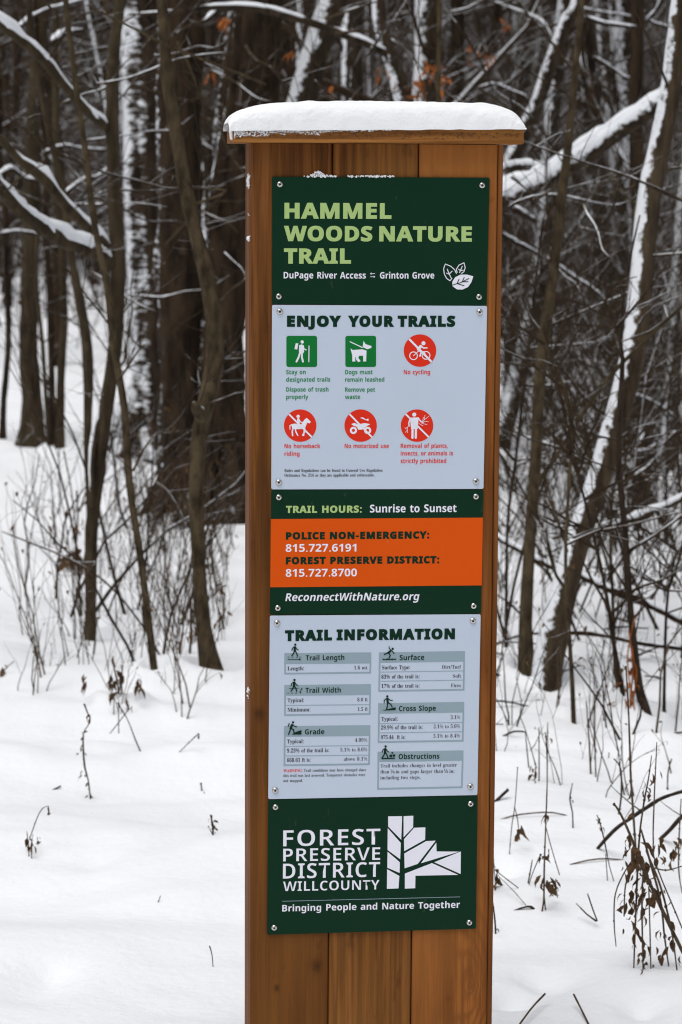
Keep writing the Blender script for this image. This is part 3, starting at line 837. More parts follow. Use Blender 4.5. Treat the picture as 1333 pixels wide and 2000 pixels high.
rL 213 8,0 8,9 27,13 34,20 37,40 36,204 27,215 16,219 8,219 8,228 125,228 125,219 104,217 98,214 91,195 95,19 107,14 139,15 165,23 179,33 200,66 204,77 214,77 201,0
rM 317 7,0 7,9 27,13 34,20 38,40 34,211 13,219 7,219 7,228 92,228 158,71 225,228 309,228 309,219 295,217 286,212 280,197 282,21 288,13 308,9 308,0 198,0 198,9 216,12 224,19 227,42 227,199 144,0 135,0 53,194 54,24 64,12 76,9 85,9 85,0
rN 247 201,-5 53,175 55,24 59,15 75,9 83,9 83,0 9,0 9,9 24,10 36,21 38,39 38,194 18,217 9,219 9,228 78,228 195,84 192,210 181,217 166,219 166,228 240,228 240,219 220,215 214,209 211,197 211,-5
rO 263 118,-5 84,4 55,21 33,46 22,67 14,101 14,126 22,161 33,181 47,199 75,219 96,228 133,233 157,231 189,219 216,199 230,182 244,150 249,127 249,101 240,67 230,46 207,21 177,4 143,-5|132,6 157,13 175,33 186,67 190,114 186,160 181,179 174,194 165,206 155,215 143,220 130,222 105,215 87,195 76,161 73,114 77,67 82,49 97,22 108,13 119,8
rR 236 8,0 8,9 27,13 34,20 37,40 36,203 31,212 22,217 8,219 8,228 132,227 170,219 184,213 195,204 202,194 207,182 209,167 205,148 196,133 180,120 157,112 226,13 240,9 240,0 169,0 101,106 91,106 91,32 94,20 101,13 113,9 121,9 121,0|91,117 124,120 140,129 149,145 152,168 149,189 142,204 129,213 112,216 97,213 91,199
rS 195 21,-5 21,79 31,79 41,47 56,25 65,17 86,8 107,8 122,13 137,30 139,45 138,55 133,65 124,73 56,110 38,126 28,144 25,176 38,208 50,220 74,231 115,231 150,222 157,225 160,233 170,233 170,160 161,160 147,192 130,210 118,218 104,222 89,222 75,217 65,208 60,197 60,184 73,164 94,151 145,127 159,117 169,106 177,88 180,66 174,37 164,21 140,4 120,-3 63,0 40,6 31,-2 31,-5
rT 212 46,0 46,9 61,10 71,15 76,25 78,40 78,217 62,216 41,208 33,202 20,183 14,159 5,159 5,228 205,228 205,158 197,158 191,184 178,202 160,213 132,217 133,25 138,15 148,10 164,9 164,0
rU 246 102,-5 84,-1 69,5 57,14 48,26 42,40 38,58 35,203 27,215 7,219 7,228 120,228 120,219 98,215 90,195 91,56 93,44 102,26 108,19 126,12 137,11 163,15 181,28 192,50 196,80 195,203 190,212 180,217 164,219 164,228 237,228 237,219 220,214 214,207 211,189 210,66 206,46 199,29 190,16 178,6 163,-1 145,-5
rW 306 85,-5 8,214 -3,219 -8,219 -8,228 90,228 90,219 75,216 70,209 74,186 111,77 150,176 139,209 134,215 121,219 115,219 115,228 220,228 220,219 202,216 198,212 196,206 199,193 237,83 274,207 266,217 252,219 252,228 312,228 312,219 300,214 287,190 223,-5 214,-5 158,154 95,-5
ra 172 116,-4 108,1 103,8 100,17 76,1 62,-3 39,-4 26,1 16,11 11,24 11,42 15,52 32,68 59,82 99,95 98,133 90,144 74,148 58,145 53,142 53,134 61,119 60,107 48,97 39,95 26,99 18,109 16,118 21,134 29,144 47,154 72,159 112,156 123,152 132,146 138,139 143,129 146,105 150,17 160,21 165,14 147,0 137,-4|87,20 99,32 99,85 82,78 69,69 62,57 59,42 60,31 63,23 68,18
rb 180 21,-6 20,211 13,218 4,220 4,228 69,228 69,139 78,148 99,158 119,159 135,154 154,138 167,114 171,83 169,59 156,28 135,6 117,-2 96,-5 85,-4 63,6 52,14 27,-6|91,7 100,8 106,11 112,17 119,35 123,80 119,117 111,132 100,139 85,139 72,129 69,121 69,34 71,22 75,14 82,9
rc 147 78,-5 51,1 36,11 24,25 12,53 10,87 15,109 32,135 48,148 67,157 87,160 109,157 118,154 131,144 138,130 136,111 127,103 118,102 109,104 103,108 99,115 98,141 91,148 72,145 63,135 58,118 56,94 59,61 69,38 75,30 92,20 111,20 128,29 136,36 142,30 129,15 114,4 97,-3
rd 185 61,-4 39,5 27,17 17,33 10,63 10,86 14,109 22,128 41,149 56,157 73,159 84,158 103,148 111,140 110,209 103,217 88,220 88,228 160,228 162,20 171,15 177,14 177,5 130,0 111,-5 111,19 104,9 94,1 83,-4|93,16 107,28 111,38 109,129 96,139 80,139 74,137 65,125 60,105 60,49 68,23 79,15
re 150 77,-5 50,1 35,11 23,25 12,55 10,90 15,111 24,129 43,149 60,157 79,159 92,158 115,148 132,130 140,103 141,83 58,83 61,56 69,37 82,25 100,21 118,27 127,33 135,43 142,36 129,18 114,5 96,-2|58,96 101,96 100,126 97,139 86,148 71,146 64,137 59,122
rf 107 7,0 7,8 22,12 26,24 26,138 8,138 8,155 26,155 27,189 35,210 42,218 62,229 97,232 120,223 129,212 132,200 126,183 116,178 101,180 95,185 92,195 99,216 97,220 90,222 79,218 75,211 74,155 102,155 102,138 74,138 75,20 82,11 100,8 100,0
rg 164 58,-70 33,-65 16,-56 8,-44 7,-37 9,-30 14,-23 22,-17 34,-13 24,-7 13,7 12,21 21,37 41,51 51,55 34,64 21,75 14,89 11,106 13,121 20,134 37,149 69,159 88,159 117,152 158,152 158,134 134,134 143,119 146,102 144,88 134,70 110,55 63,51 52,42 50,36 55,27 121,22 143,15 154,1 158,-18 156,-30 146,-49 124,-62 110,-67|84,63 92,68 99,86 99,125 92,143 84,148 73,148 65,143 58,125 58,86 65,68 73,63|103,-57 119,-52 128,-44 132,-33 128,-23 109,-17 48,-17 37,-31 37,-41 47,-52 53,-55 70,-58
rh 190 9,0 9,8 24,15 26,28 23,215 9,220 9,228 74,228 74,133 84,145 95,153 108,158 122,159 141,156 154,146 162,129 165,106 167,16 177,8 182,8 182,0 101,0 101,8 110,9 117,19 115,129 110,134 101,136 94,135 80,125 74,118 77,13 86,8 90,8 90,0
ri 99 45,181 32,188 25,206 29,220 36,228 50,232 65,228 74,216 76,206 74,196 64,185 55,181|9,0 9,8 23,13 26,28 25,140 19,145 10,147 10,155 74,155 77,13 90,8 90,0
rl 100 9,0 9,8 23,13 26,28 24,215 10,220 10,228 74,228 77,13 90,8 90,0
rm 277 9,0 9,8 24,15 26,28 23,142 14,147 9,147 9,155 73,155 73,132 83,144 94,152 106,157 119,159 134,157 146,152 155,143 160,131 182,152 195,157 209,159 228,156 241,146 249,129 252,106 255,13 264,8 268,8 268,0 189,0 189,8 197,9 205,23 202,129 197,134 189,136 182,135 168,126 162,119 165,13 174,8 178,8 178,0 100,0 100,8 108,9 116,23 113,129 108,134 100,136 92,135 79,125 73,118 76,13 89,8 89,0
rn 190 9,0 9,8 24,15 26,28 23,142 14,147 9,147 9,155 74,155 74,134 84,145 95,153 108,158 122,159 141,156 154,146 162,129 165,106 167,16 177,8 182,8 182,0 101,0 101,8 110,9 117,19 115,129 110,134 101,136 94,135 80,125 74,118 77,13 86,8 90,8 90,0
ro 168 74,-4 54,1 30,18 19,35 10,66 10,88 15,110 30,136 45,149 63,157 95,159 123,149 144,129 156,100 158,65 149,34 131,11 114,1 95,-4|91,7 101,13 109,41 108,114 104,135 96,146 91,149 77,149 67,141 60,114 58,77 64,19 72,9 78,7
rp 186 9,-70 9,-62 22,-57 26,-32 23,142 14,147 10,147 10,155 72,155 72,131 80,144 90,152 102,158 115,160 132,157 153,143 167,121 173,102 175,80 171,46 158,19 146,6 131,-2 113,-5 102,-4 91,0 74,16 77,-53 86,-60 99,-61 99,-70|105,15 116,23 120,30 125,50 125,104 121,124 113,135 107,138 92,138 85,134 74,118 74,34 78,25 90,15
rr 144 9,0 9,8 23,13 26,28 23,143 10,147 10,155 73,155 73,126 82,140 105,157 123,159 138,152 145,133 142,120 124,111 111,115 97,130 87,128 78,116 75,96 77,15 82,11 99,8 99,0
rs 144 69,-5 33,4 27,-1 26,-4 18,-4 18,53 27,53 33,34 43,19 56,10 70,7 89,13 96,24 95,36 92,42 86,48 38,74 23,90 18,110 22,130 32,145 40,152 59,159 106,152 113,156 115,160 122,160 122,111 114,111 103,133 93,143 75,148 58,143 52,130 55,119 68,108 111,86 121,76 127,63 129,47 125,26 114,9 97,-2
rt 114 62,-5 44,-2 33,5 26,18 24,36 24,139 10,139 10,150 37,176 61,206 64,212 72,212 72,155 104,155 104,139 72,139 76,23 84,20 95,24 103,37 111,33 102,16 91,5 78,-2
ru 187 46,-2 38,3 28,16 23,36 20,141 11,147 6,147 6,155 71,155 73,26 84,18 96,19 109,26 114,33 112,139 105,146 95,147 95,155 162,155 164,22 171,16 180,15 180,6 150,4 114,-5 114,20 99,5 73,-5
rv 153 71,-5 9,143 -1,147 -1,155 82,155 82,147 72,147 65,142 65,134 92,61 121,136 116,144 102,147 102,155 152,155 152,147 141,142 130,122 80,-5
rw 217 61,-5 1,144 -5,147 -5,155 69,155 69,147 60,145 60,126 83,63 105,118 95,144 84,147 84,155 162,155 162,147 149,142 149,131 168,71 193,142 182,147 178,147 178,155 223,155 223,147 212,142 152,-5 144,-5 111,98 70,-5
ry 150 20,-70 5,-62 -3,-48 -2,-34 9,-21 26,-21 36,-30 38,-48 46,-49 65,-22 70,-2 8,144 -2,147 -2,155 81,155 81,147 66,144 66,128 93,59 119,140 112,146 101,147 101,155 150,155 150,147 141,143 130,121 69,-41 56,-59 38,-69""".split('\n'):
    key, adv, body = line_.split(' ', 2)
    GLYPHS[key] = (int(adv), [[tuple(map(int, q.split(','))) for q in c_.split(' ')] for c_ in body.split('|')])


def outline_mesh(loops, offset=0.0, bold=0.0):
    c = bpy.data.curves.new('g', 'CURVE')
    c.dimensions = '2D'; c.fill_mode = 'FRONT'; c.offset = offset; c.bevel_depth = bold; c.bevel_resolution = 0
    for L in loops:
        s = c.splines.new('POLY'); s.points.add(len(L) - 1)
        for p, (x, y) in zip(s.points, L):
            p.co = (x, y, 0, 1)
        s.use_cyclic_u = True
    o = bpy.data.objects.new('g', c); COL.objects.link(o)
    bpy.context.view_layer.update()
    me = bpy.data.meshes.new_from_object(o.evaluated_get(bpy.context.evaluated_depsgraph_get()))
    bpy.data.objects.remove(o); bpy.data.curves.remove(c)
    return me


def words(s, style, track=0):
    x = 0; loops = []
    for ch in s:
        if ch == ' ':
            x += 125; continue
        adv, Ls = GLYPHS[style + ch]
        for L in Ls:
            loops.append([((a + x) / 500, b_ / 500) for a, b_ in L])
        x += adv + track
    return loops


PO = .0040      # face of the panels in front of the boards


def text(parent, s, style, x0, y0, x1, y1, mat, cap_px=None, bold=.02, spacing=10, slant=0.0, off=0.0, name='lettering', layer=.0004, frac=None):
    """a printed line: ink runs from pixel x0 to x1 along the baseline (x0,y0)-(x1,y1); cap_px = height of its capitals"""
    ax, az = pl(x0, y0, PO + layer); bx, bz = pl(x1, y1, PO + layer)
    if style == 'h':
        me = outline_mesh(words(s, 's', spacing), off, bold)
        caph = 0
    else:
        me = outline_mesh(words(s, style), off)
        caph = max(p_[1] for L_ in GLYPHS[style + 'T'][1] for p_ in L_) / 500
    n = len(me.vertices)
    co = np.empty(n * 3); me.vertices.foreach_get('co', co); co = co.reshape(-1, 3)
    if slant:
        co[:, 0] += co[:, 1] * slant
    mn, mx = co[:, 0].min(), co[:, 0].max()
    w = math.hypot(bx - ax, bz - az); k = w / (mx - mn)
    ky = k
    ymn = -bold if style == 'h' else 0
    if style == 'h': caph = max(p_[1] for L_ in GLYPHS['sT'][1] for p_ in L_) / 500 + 2 * bold
    if cap_px:
        _, zz = pl(x0, y0 - cap_px, PO + layer); ky = (zz - az) / caph
    dx, dz = (bx - ax) / w, (bz - az) / w
    u = (co[:, 0] - mn) * k
    v = (co[:, 1] - ymn) * ky
    zz = co[:, 2]
    if style == 'h':
        zz = (zz - zz.min()) / max(zz.max() - zz.min(), 1e-6) * .00012
        d_ = zz
    else:
        d_ = zz * 0
    X = ax + u * dx - v * dz * .6; Z = az + u * dz + v
    me.vertices.foreach_set('co', np.stack([X, -(PO + layer) - d_, Z], 1).ravel())
    me.materials.clear(); me.materials.append(M[mat]); me.update()
    me.name = name
    return link(name, me, parent, None)


class PX:
    """flat print drawn in photograph pixels on the sign plane; every piece of ink lies a hair above the one before"""

    def __init__(s, base=.0004, conv=None):
        s.mb = MB(); s.l = PO + base; s.conv = conv or (lambda x, y: (x, y))

    def poly(s, pts):
        V = []
        for x, y in pts:
            a, b_ = pl(*s.conv(x, y), s.l); V.append((a, -s.l, b_))
        s.mb.ngon(V); s.l += .00002
        return s

    def disc(s, cx, cy, r, n=24, ry=None):
        return s.poly([(cx + r * math.cos(2 * math.pi * k / n), cy + (ry or r) * math.sin(2 * math.pi * k / n)) for k in range(n)])

    def ring(s, cx, cy, r, w, n=24):
        V = []
        for k in range(n):
            for q in (r - w / 2, r + w / 2):
                a, b_ = pl(*s.conv(cx + q * math.cos(2 * math.pi * k / n), cy + q * math.sin(2 * math.pi * k / n)), s.l); V.append((a, -s.l, b_))
        s.mb.quads(V, [(2 * k, 2 * k + 1, (2 * k + 3) % (2 * n), (2 * k + 2) % (2 * n)) for k in range(n)]); s.l += .00002
        return s

    def line(s, pts, w, cap=True):
        for (x0, y0), (x1, y1) in zip(pts, pts[1:]):
            L = math.hypot(x1 - x0, y1 - y0) or 1; nx_, ny_ = -(y1 - y0) / L * w / 2, (x1 - x0) / L * w / 2
            s.poly([(x0 + nx_, y0 + ny_), (x1 + nx_, y1 + ny_), (x1 - nx_, y1 - ny_), (x0 - nx_, y0 - ny_)])
        if cap:
            for x, y in pts:
                s.disc(x, y, w / 2, 10)
        return s

    def done(s, parent, mat, name='figure'):
        return link(name, s.mb.mesh(name, mat, False), parent)


def bolt_mesh():
    mb = MB(); n = 20
    pr = [(.0056, 0), (.0056, .0006), (.0050, .0018), (.0042, .0028), (.0031, .0034), (.0021, .0036), (.0019, .0034), (.0018, .0016), (.0, .0016)]
    V = [(r * math.cos(2 * math.pi * k / n), -d, r * math.sin(2 * math.pi * k / n)) for r, d in pr for k in range(n)]
    mb.quads(V, [(i_ * n + k, i_ * n + (k + 1) % n, (i_ + 1) * n + (k + 1) % n, (i_ + 1) * n + k) for i_ in range(len(pr) - 1) for k in range(n)])
    me = mb.mesh('bolt', 'metal')
    me.materials.append(M['socket'])
    for p in me.polygons:
        if p.index >= 6 * n: p.material_index = 1
    return me


BOLT = bolt_mesh()


def panel(name, corners, mat, label, bolts, rad=4.0):
    """a thin sheet sign with rounded corners; the mesh itself is the sheet"""
    mb = MB()
    ring = []
    C = [Vector((*pl(*c, PO), 0)) for c in corners]     # TL TR BR BL
    r = rad / 1167
    for k in range(4):
        p, a, b_ = C[k], C[k - 1], C[(k + 1) % 4]
        da, db = (a - p).normalized() * r, (b_ - p).normalized() * r
        for q in range(6):
            tt = q / 5
            ring.append(p + da * (1 - tt) ** 2 + db * tt ** 2)
    n = len(ring); cx = sum(p.x for p in ring) / n; cz = sum(p.y for p in ring) / n
    e = .0004

    def rg(y, s):
        return [(p.x + (cx - p.x) * s, y, p.y + (cz - p.y) * s) for p in ring]
    V = rg(-.0012, 0) + rg(-PO + e, 0) + rg(-PO, .002)
    mb.quads(V, [(j * n + k, j * n + (k + 1) % n, (j + 1) * n + (k + 1) % n, (j + 1) * n + k) for j in range(2) for k in range(n)])
    mb.ngon(rg(-PO, .002)); mb.ngon(rg(-.0012, 0)[::-1])
    o = link(name, mb.mesh(name, mat, False))
    o.location = O; o.rotation_euler = (0, 0, YAW)
    tag(o, label, 'sign')
    for (bx, by) in bolts:
        x, z = pl(bx, by, PO)
        b_ = link('bolt', BOLT, o); b_.location = (x, -PO + .0001, z)
        b_.rotation_euler = (0, rng.uniform(0, 6), 0)
    return o


def cv(s, ox, oy):
    return lambda x, y: (ox + x * s, oy + y * s)


# --- title sign
s = panel('title_sign', [(532, 345), (957, 347), (951, 597), (532, 594)], 'green_panel', 'dark green sign with the trail name in large lime capitals, topmost on the post',
          [(547, 360), (942, 362), (545, 579), (936, 580)])
text(s, 'HAMMEL', 'h', 556, 427, 765, 427.5, 'lime_print', 31, .018, 9)
text(s, 'WOODS', 'h', 555, 471, 728, 471.5, 'lime_print', 30, .018, 9)
text(s, 'NATURE', 'h', 741, 471.5, 922, 472, 'lime_print', 30, .018, 9)
text(s, 'TRAIL', 'h', 555, 515, 686, 515, 'lime_print', 30, .018, 9)
text(s, 'DuPage River Access', 's', 554.5, 543.7, 715, 544, 'white_print', 12.6)
text(s, 'Grinton Grove', 's', 742.5, 544, 848.6, 544, 'white_print', 12.6)
p = PX(); p.line([(723.5, 534.5), (733, 534.5)], 1.1, False).poly([(723.2, 534.5), (726, 532.2), (726, 536.8)]).line([(723.5, 540.5), (733, 540.5)], 1.1, False).poly([(733.3, 540.5), (730.5, 538.2), (730.5, 542.8)])
p.done(s, 'white_print', 'arrows')
f = cv(.48, 420, 160)
lf = tag(PX(.0004, f).poly([(966, 830), (967, 812), (978, 795), (1000, 784), (1026, 784), (1052, 791), (1044, 815), (1030, 835), (1008, 845), (985, 844)]).done(s, 'white_print', 'leaf_emblem'))
p = PX(.00045, f)
for pts in ([(956, 832), (975, 824), (1000, 817), (1034, 800)], [(985, 822), (994, 803)], [(1006, 815), (1015, 796)], [(990, 822), (1014, 829)], [(1010, 813), (1030, 813)]):
    p.line(pts, 3.6)
p.done(lf, 'green_panel', 'veins')
p = PX(.0004, f)
for pts in ([(938, 741), (931, 760), (934, 782), (943, 799), (957, 809), (965, 800)], [(938, 741), (960, 750), (976, 764), (983, 779)], [(1014, 736), (994, 745), (983, 762), (986, 775)], [(1014, 736), (1019, 756), (1014, 772), (1004, 779)],
            [(946, 762), (953, 780), (963, 800)], [(943, 778), (953, 782), (966, 770)], [(1007, 750), (996, 776)], [(992, 762), (1000, 768), (1011, 766)]):
    p.line(pts, 3.4)
p.done(s, 'white_print', 'leaf_outlines')

# --- rules sign
s = panel('rules_sign', [(532, 595.5), (952, 597.5), (945, 955), (530.5, 956)], 'white_panel', 'pale blue-white sign of green and red trail rule pictograms, second from the top',
          [(547, 608.5), (937, 609.5), (545, 942), (930, 940)])
text(s, 'ENJOY', 'h', 561, 638.5, 667, 638.5, 'green_print', 22, .037, 30)
text(s, 'YOUR', 'h', 680, 638.5, 770.5, 638.5, 'green_print', 22, .037, 30)
text(s, 'TRAILS', 'h', 777, 638.5, 890, 638.5, 'green_print', 22, .037, 30)
f = cv(.36, 500, 580)


def rsq(x0, y0, x1, y1, r):
    P = []
    for cx, cy, a0 in ((x1 - r, y0 + r, -90), (x1 - r, y1 - r, 0), (x0 + r, y1 - r, 90), (x0 + r, y0 + r, 180)):
        P += [(cx + r * math.cos(math.radians(a0 + q * 18)), cy + r * math.sin(math.radians(a0 + q * 18))) for q in range(6)]
    return P


def sq(x0, x1, label):
    return tag(PX(.0003, f).poly(rsq(x0, 211, x1, 380, 12)).done(s, 'bright_green_print', 'pictogram'), label)


def rd(cx, cy, label):
    o = tag(PX(.0003, f).disc(cx, cy, 88, 48).done(s, 'red_print', 'pictogram'), label)
    return o


o = sq(166, 333, 'green square with a white hiker')
PX(.0004, f).disc(252, 244, 9).poly([(217, 251), (231, 252), (225, 285), (210, 283)]).poly([(236, 262), (250, 257), (262, 264), (262, 300), (250, 312), (234, 300)]) \
    .line([(255, 268), (262, 281), (273, 287)], 6).line([(241, 300), (233, 326), (221, 351)], 10).line([(251, 300), (250, 326), (256, 351)], 10).line([(289, 264), (288, 354)], 5, False).done(o, 'white_print')
o = sq(486, 653, 'green square with a white leashed dog')
PX(.0004, f).line([(512, 243), (578, 274)], 5).poly([(585, 239), (596, 256), (628, 266), (627, 276), (606, 284), (580, 272)]).poly([(514, 279), (526, 288), (578, 284), (601, 291), (600, 318), (566, 319), (524, 319)]) \
    .poly([(524, 319), (548, 318), (538, 332), (541, 350), (524, 350)]).poly([(546, 318), (562, 318), (556, 330), (569, 348), (556, 354), (542, 336)]).poly([(583, 317), (600, 317), (599, 350), (583, 350)]).done(o, 'white_print')
o = rd(891, 291, 'red disc with a crossed-out cyclist')
PX(.0004, f).disc(910, 251, 11).ring(856, 319, 21, 5).ring(924, 317, 21, 5).line([(895, 268), (882, 284)], 16).line([(896, 266), (910, 277), (929, 276)], 7).line([(882, 284), (898, 298), (891, 321)], 8) \
    .line([(856, 319), (880, 296), (912, 296), (924, 317)], 4).line([(832, 228), (954, 352)], 11, False).done(o, 'white_print')
o = rd(241, 698, 'red disc with a crossed-out horse rider')
PX(.0004, f).disc(230, 648, 9).line([(231, 664), (232, 684)], 14).line([(234, 666), (246, 680), (256, 680)], 5).poly([(192, 692), (208, 687), (248, 690), (262, 668), (276, 656), (284, 663), (299, 677), (293, 686), (279, 682), (272, 700), (266, 716), (214, 718), (198, 712)]) \
    .line([(202, 712), (198, 730), (200, 752)], 8).line([(214, 714), (218, 732), (228, 751)], 7).line([(260, 714), (266, 732), (254, 750)], 7).line([(266, 712), (262, 730), (260, 752)], 7).line([(194, 692), (185, 700), (186, 718)], 5).line([(234, 690), (240, 706)], 7) \
    .line([(180, 636), (304, 760)], 9, False).done(o, 'white_print')
o = rd(569, 698, 'red disc with a crossed-out quad bike')
PX(.0004, f).ring(530, 724, 14, 11).ring(607, 724, 14, 11).poly([(518, 690), (534, 683), (562, 694), (590, 684), (622, 690), (604, 700), (588, 712), (575, 720), (556, 720), (548, 704), (530, 698)]).line([(556, 696), (586, 690)], 10) \
    .poly([(565, 656), (580, 653), (592, 660), (586, 664), (576, 660)]).poly([(588, 660), (598, 664), (612, 660), (611, 674), (598, 668), (588, 666)]).line([(508, 635), (632, 762)], 9, False).done(o, 'white_print')
o = rd(875, 698, 'red disc with a crossed-out plant gatherer')
p = PX(.0004, f).disc(860, 638, 11).poly([(836, 655), (884, 653), (878, 716), (843, 717)]).line([(838, 660), (830, 684), (832, 700)], 7).line([(882, 658), (896, 676), (908, 680)], 7).line([(851, 712), (850, 764)], 12).line([(869, 712), (868, 764)], 12)
for a, b_ in (((896, 682), (940, 646)), ((905, 676), (910, 652)), ((915, 668), (918, 640)), ((908, 678), (938, 674)), ((900, 686), (930, 692)), ((830, 700), (812, 716)), ((822, 706), (824, 738)), ((816, 712), (808, 710)), ((820, 722), (812, 736)), ((884, 686), (908, 700))):
    p.line([a, b_], 2.4, False)
p.line([(813, 635), (938, 760)], 9, False).done(o, 'white_print')
for (st_, x0, x1, yb_, c_) in (('Stay on', 559.5, 597.5, 731, 'green_text'), ('designated trails', 559.5, 645.5, 745.6, 'green_text'), ('Dispose of trash', 559.5, 642, 765, 'green_text'), ('properly', 559.5, 602.5, 779.5, 'green_text'),
                               ('Dogs must', 674.7, 728, 731, 'green_text'), ('remain leashed', 674.5, 751, 745.6, 'green_text'), ('Remove pet', 674.5, 733, 765.3, 'green_text'), ('waste', 674.3, 704, 779.5, 'green_text'),
                               ('No cycling', 789, 840.5, 731, 'red_print'), ('No horseback', 556, 626, 875.5, 'red_print'), ('riding', 556, 585.5, 890.5, 'red_print'), ('No motorized use', 673.5, 760, 875.3, 'red_print'),
                               ('Removal of plants,', 783, 875, 875, 'red_print'), ('insects, or animals is', 783, 885, 889.7, 'red_print'), ('strictly prohibited', 783, 872, 904.5, 'red_print')):
    text(s, st_, 's', x0, yb_, x1, yb_ - .2, c_, 8.4)
text(s, 'Rules and Regulations can be found in General Use Regulation', 'r', 556, 921.7, 747.7, 921.2, 'black_print', 5.6)
text(s, 'Ordinance No. 214 as they are applicable and enforceable.', 'r', 556, 931, 732, 930.5, 'black_print', 5.6)

# --- contact sign
s = panel('contact_sign', [(530.5, 957.5), (945, 956.5), (940, 1198.5), (527.5, 1200.5)], 'green_panel', 'dark green sign with an orange band of telephone numbers, middle of the five',
          [(545, 971.5), (930, 970), (543, 1187.5), (925.5, 1183.5)])
PX(.0002).poly([(529.6, 1013.8), (943.6, 1011), (941.2, 1143.3), (528.3, 1147)]).done(s, 'orange_print', 'orange_band')
text(s, 'TRAIL HOURS:', 'h', 559, 1002, 707, 1001.3, 'lime_print', 14, .018, 14)
text(s, 'Sunrise to Sunset', 's', 723, 1001, 892, 1000, 'white_print', 15.2)
text(s, 'POLICE NON-EMERGENCY:', 'h', 558.7, 1054, 839, 1052, 'green_print', 14.5, .034, 28)
text(s, '815.727.6191', 's', 558.5, 1077.8, 696.5, 1077, 'white_print', 15)
text(s, 'FOREST PRESERVE DISTRICT:', 'h', 558.6, 1102.5, 858.5, 1100.3, 'green_print', 14.5, .034, 28)
text(s, '815.727.8700', 's', 558.5, 1126.5, 697.5, 1125.5, 'white_print', 15)
text(s, 'ReconnectWithNature.org', 's', 557.6, 1174, 819.7, 1172, 'white_print', 15, slant=.2)

# --- trail information sign
s = panel('information_sign', [(527.8, 1202.5), (939.5, 1199.8), (933, 1553), (524.5, 1561)], 'white_panel', 'pale blue-white sign of trail measurement tables, second from the bottom',
          [(541.5, 1217), (924, 1212.5), (538, 1543.5), (919, 1536)])
text(s, 'TRAIL', 'h', 557, 1252.6, 649, 1251, 'green_print', 21.5, .037, 30)
text(s, 'INFORMATION', 'h', 657.7, 1251, 889, 1248.7, 'green_print', 21.5, .037, 30)
f = cv(.36, 500, 1190)
TAB = [((155, 238), (627, 234), 298, [], (625, 348), (155, 354)), ((155, 411), (625, 406), 470, [522], (622, 573), (154, 579)), ((153, 634), (622, 629), 692, [744, 796], (619, 845), (151, 851)),
       ((668, 234), (1135, 227), 291, [341, 391], (1132, 441), (665, 448)), ((664, 510), (1131, 503), 567, [621, 671], (1127, 718), (662, 725)), ((661, 773), (1127, 766), 829, [], (1122, 970), (659, 979))]
for (tl, tr, yh, rows, br, bl) in TAB:
    p = PX(.0002, f)
    sl = (tr[1] - tl[1]) / (tr[0] - tl[0])
    hh = yh - tl[1]

    def q(x, y): return (x, y + (x - tl[0]) * sl)
    xa, xb = tl[0], tr[0]; xc, xd = bl[0], br[0]
    p.poly([tl, tr, (xb - .5, tr[1] + hh), (xa - .5, yh)])
    w = 9
    p.poly([(xa - .5, yh), (xa + w, yh), (xc + w, bl[1] - w), (xc, bl[1])])
    p.poly([(xb - w, tr[1] + hh), (xb, tr[1] + hh), (xd, br[1]), (xd - w, br[1] - w)])
    p.poly([(xc, bl[1] - w), (xd, br[1] - w), br, bl])
    for r_ in rows:
        p.poly([q(xa + w, r_ - 1.5), q(xb - w - 1, r_ - 1.5), q(xb - w - 1, r_ + 2), q(xa + w, r_ + 2)])
    p.done(s, 'grey_print', 'table_frame')
for (st_, x0, y0, x1) in (('Trail Length', 597.5, 1290, 673), ('Trail Width', 597, 1353.5, 666), ('Grade', 596, 1434.5, 634), ('Surface', 781, 1289.5, 829), ('Cross Slope', 779.7, 1389, 851.7), ('Obstructions', 779, 1482.8, 858.6)):
    text(s, st_, 's', x0, y0, x1, y0 - (x1 - x0) * .013, 'green_print', 10, layer=.0006)
for (st_, x0, y0, x1) in (('Length:', 562, 1309.3, 594), ('Typical:', 562, 1371.5, 594), ('Minimum:', 562, 1390, 606.5), ('Typical:', 561, 1451.8, 593.5), ('9.23% of the trail is:', 561, 1469.9, 643), ('668.61 ft is:', 561, 1488.3, 607),
                          ('Surface Type:', 746.6, 1307.5, 801), ('83% of the trail is:', 745.3, 1325.6, 819.7), ('17% of the trail is:', 745.3, 1343.8, 819.7), ('Typical:', 745.2, 1408, 777), ('29.9% of the trail is:', 744.5, 1424.8, 825.8), ('975.44  ft is:', 744.2, 1443.8, 792)):
    text(s, st_, 'r', x0, y0, x1, y0 - (x1 - x0) * .013, 'black_print', 7.4)
for (st_, x0, y0, x1) in (('1.6 mi.', 692, 1307.6, 719), ('8.0 ft', 698.4, 1370, 718.5), ('1.5 ft', 699, 1388.7, 718.5), ('4.09%', 693.7, 1449, 717.5), ('5.1% to 8.0%', 665.3, 1468, 717.5), ('above 8.1%', 672, 1486, 717.5),
                          ('Dirt/Turf', 863.6, 1306.3, 901.2), ('Soft', 885.2, 1323.9, 900.7), ('Firm', 881.2, 1342.3, 900.3), ('3.1%', 880.5, 1404.5, 899.2), ('2.1% to 5.0%', 847.4, 1422.5, 899), ('5.1% to 8.4%', 847, 1441, 898.5),
                          ('Trail includes changes in level greater', 743.7, 1499.2, 892.8), ('than', 743.7, 1510.8, 760.6), ('in and gaps larger than', 773.5, 1510.6, 865.5), ('in;', 878.2, 1509.6, 888), ('including two steps.', 743.4, 1522.4, 822)):
    text(s, st_, 'r', x0, y0, x1, y0 - (x1 - x0) * .013, 'black_print', 7.0, off=-.006)
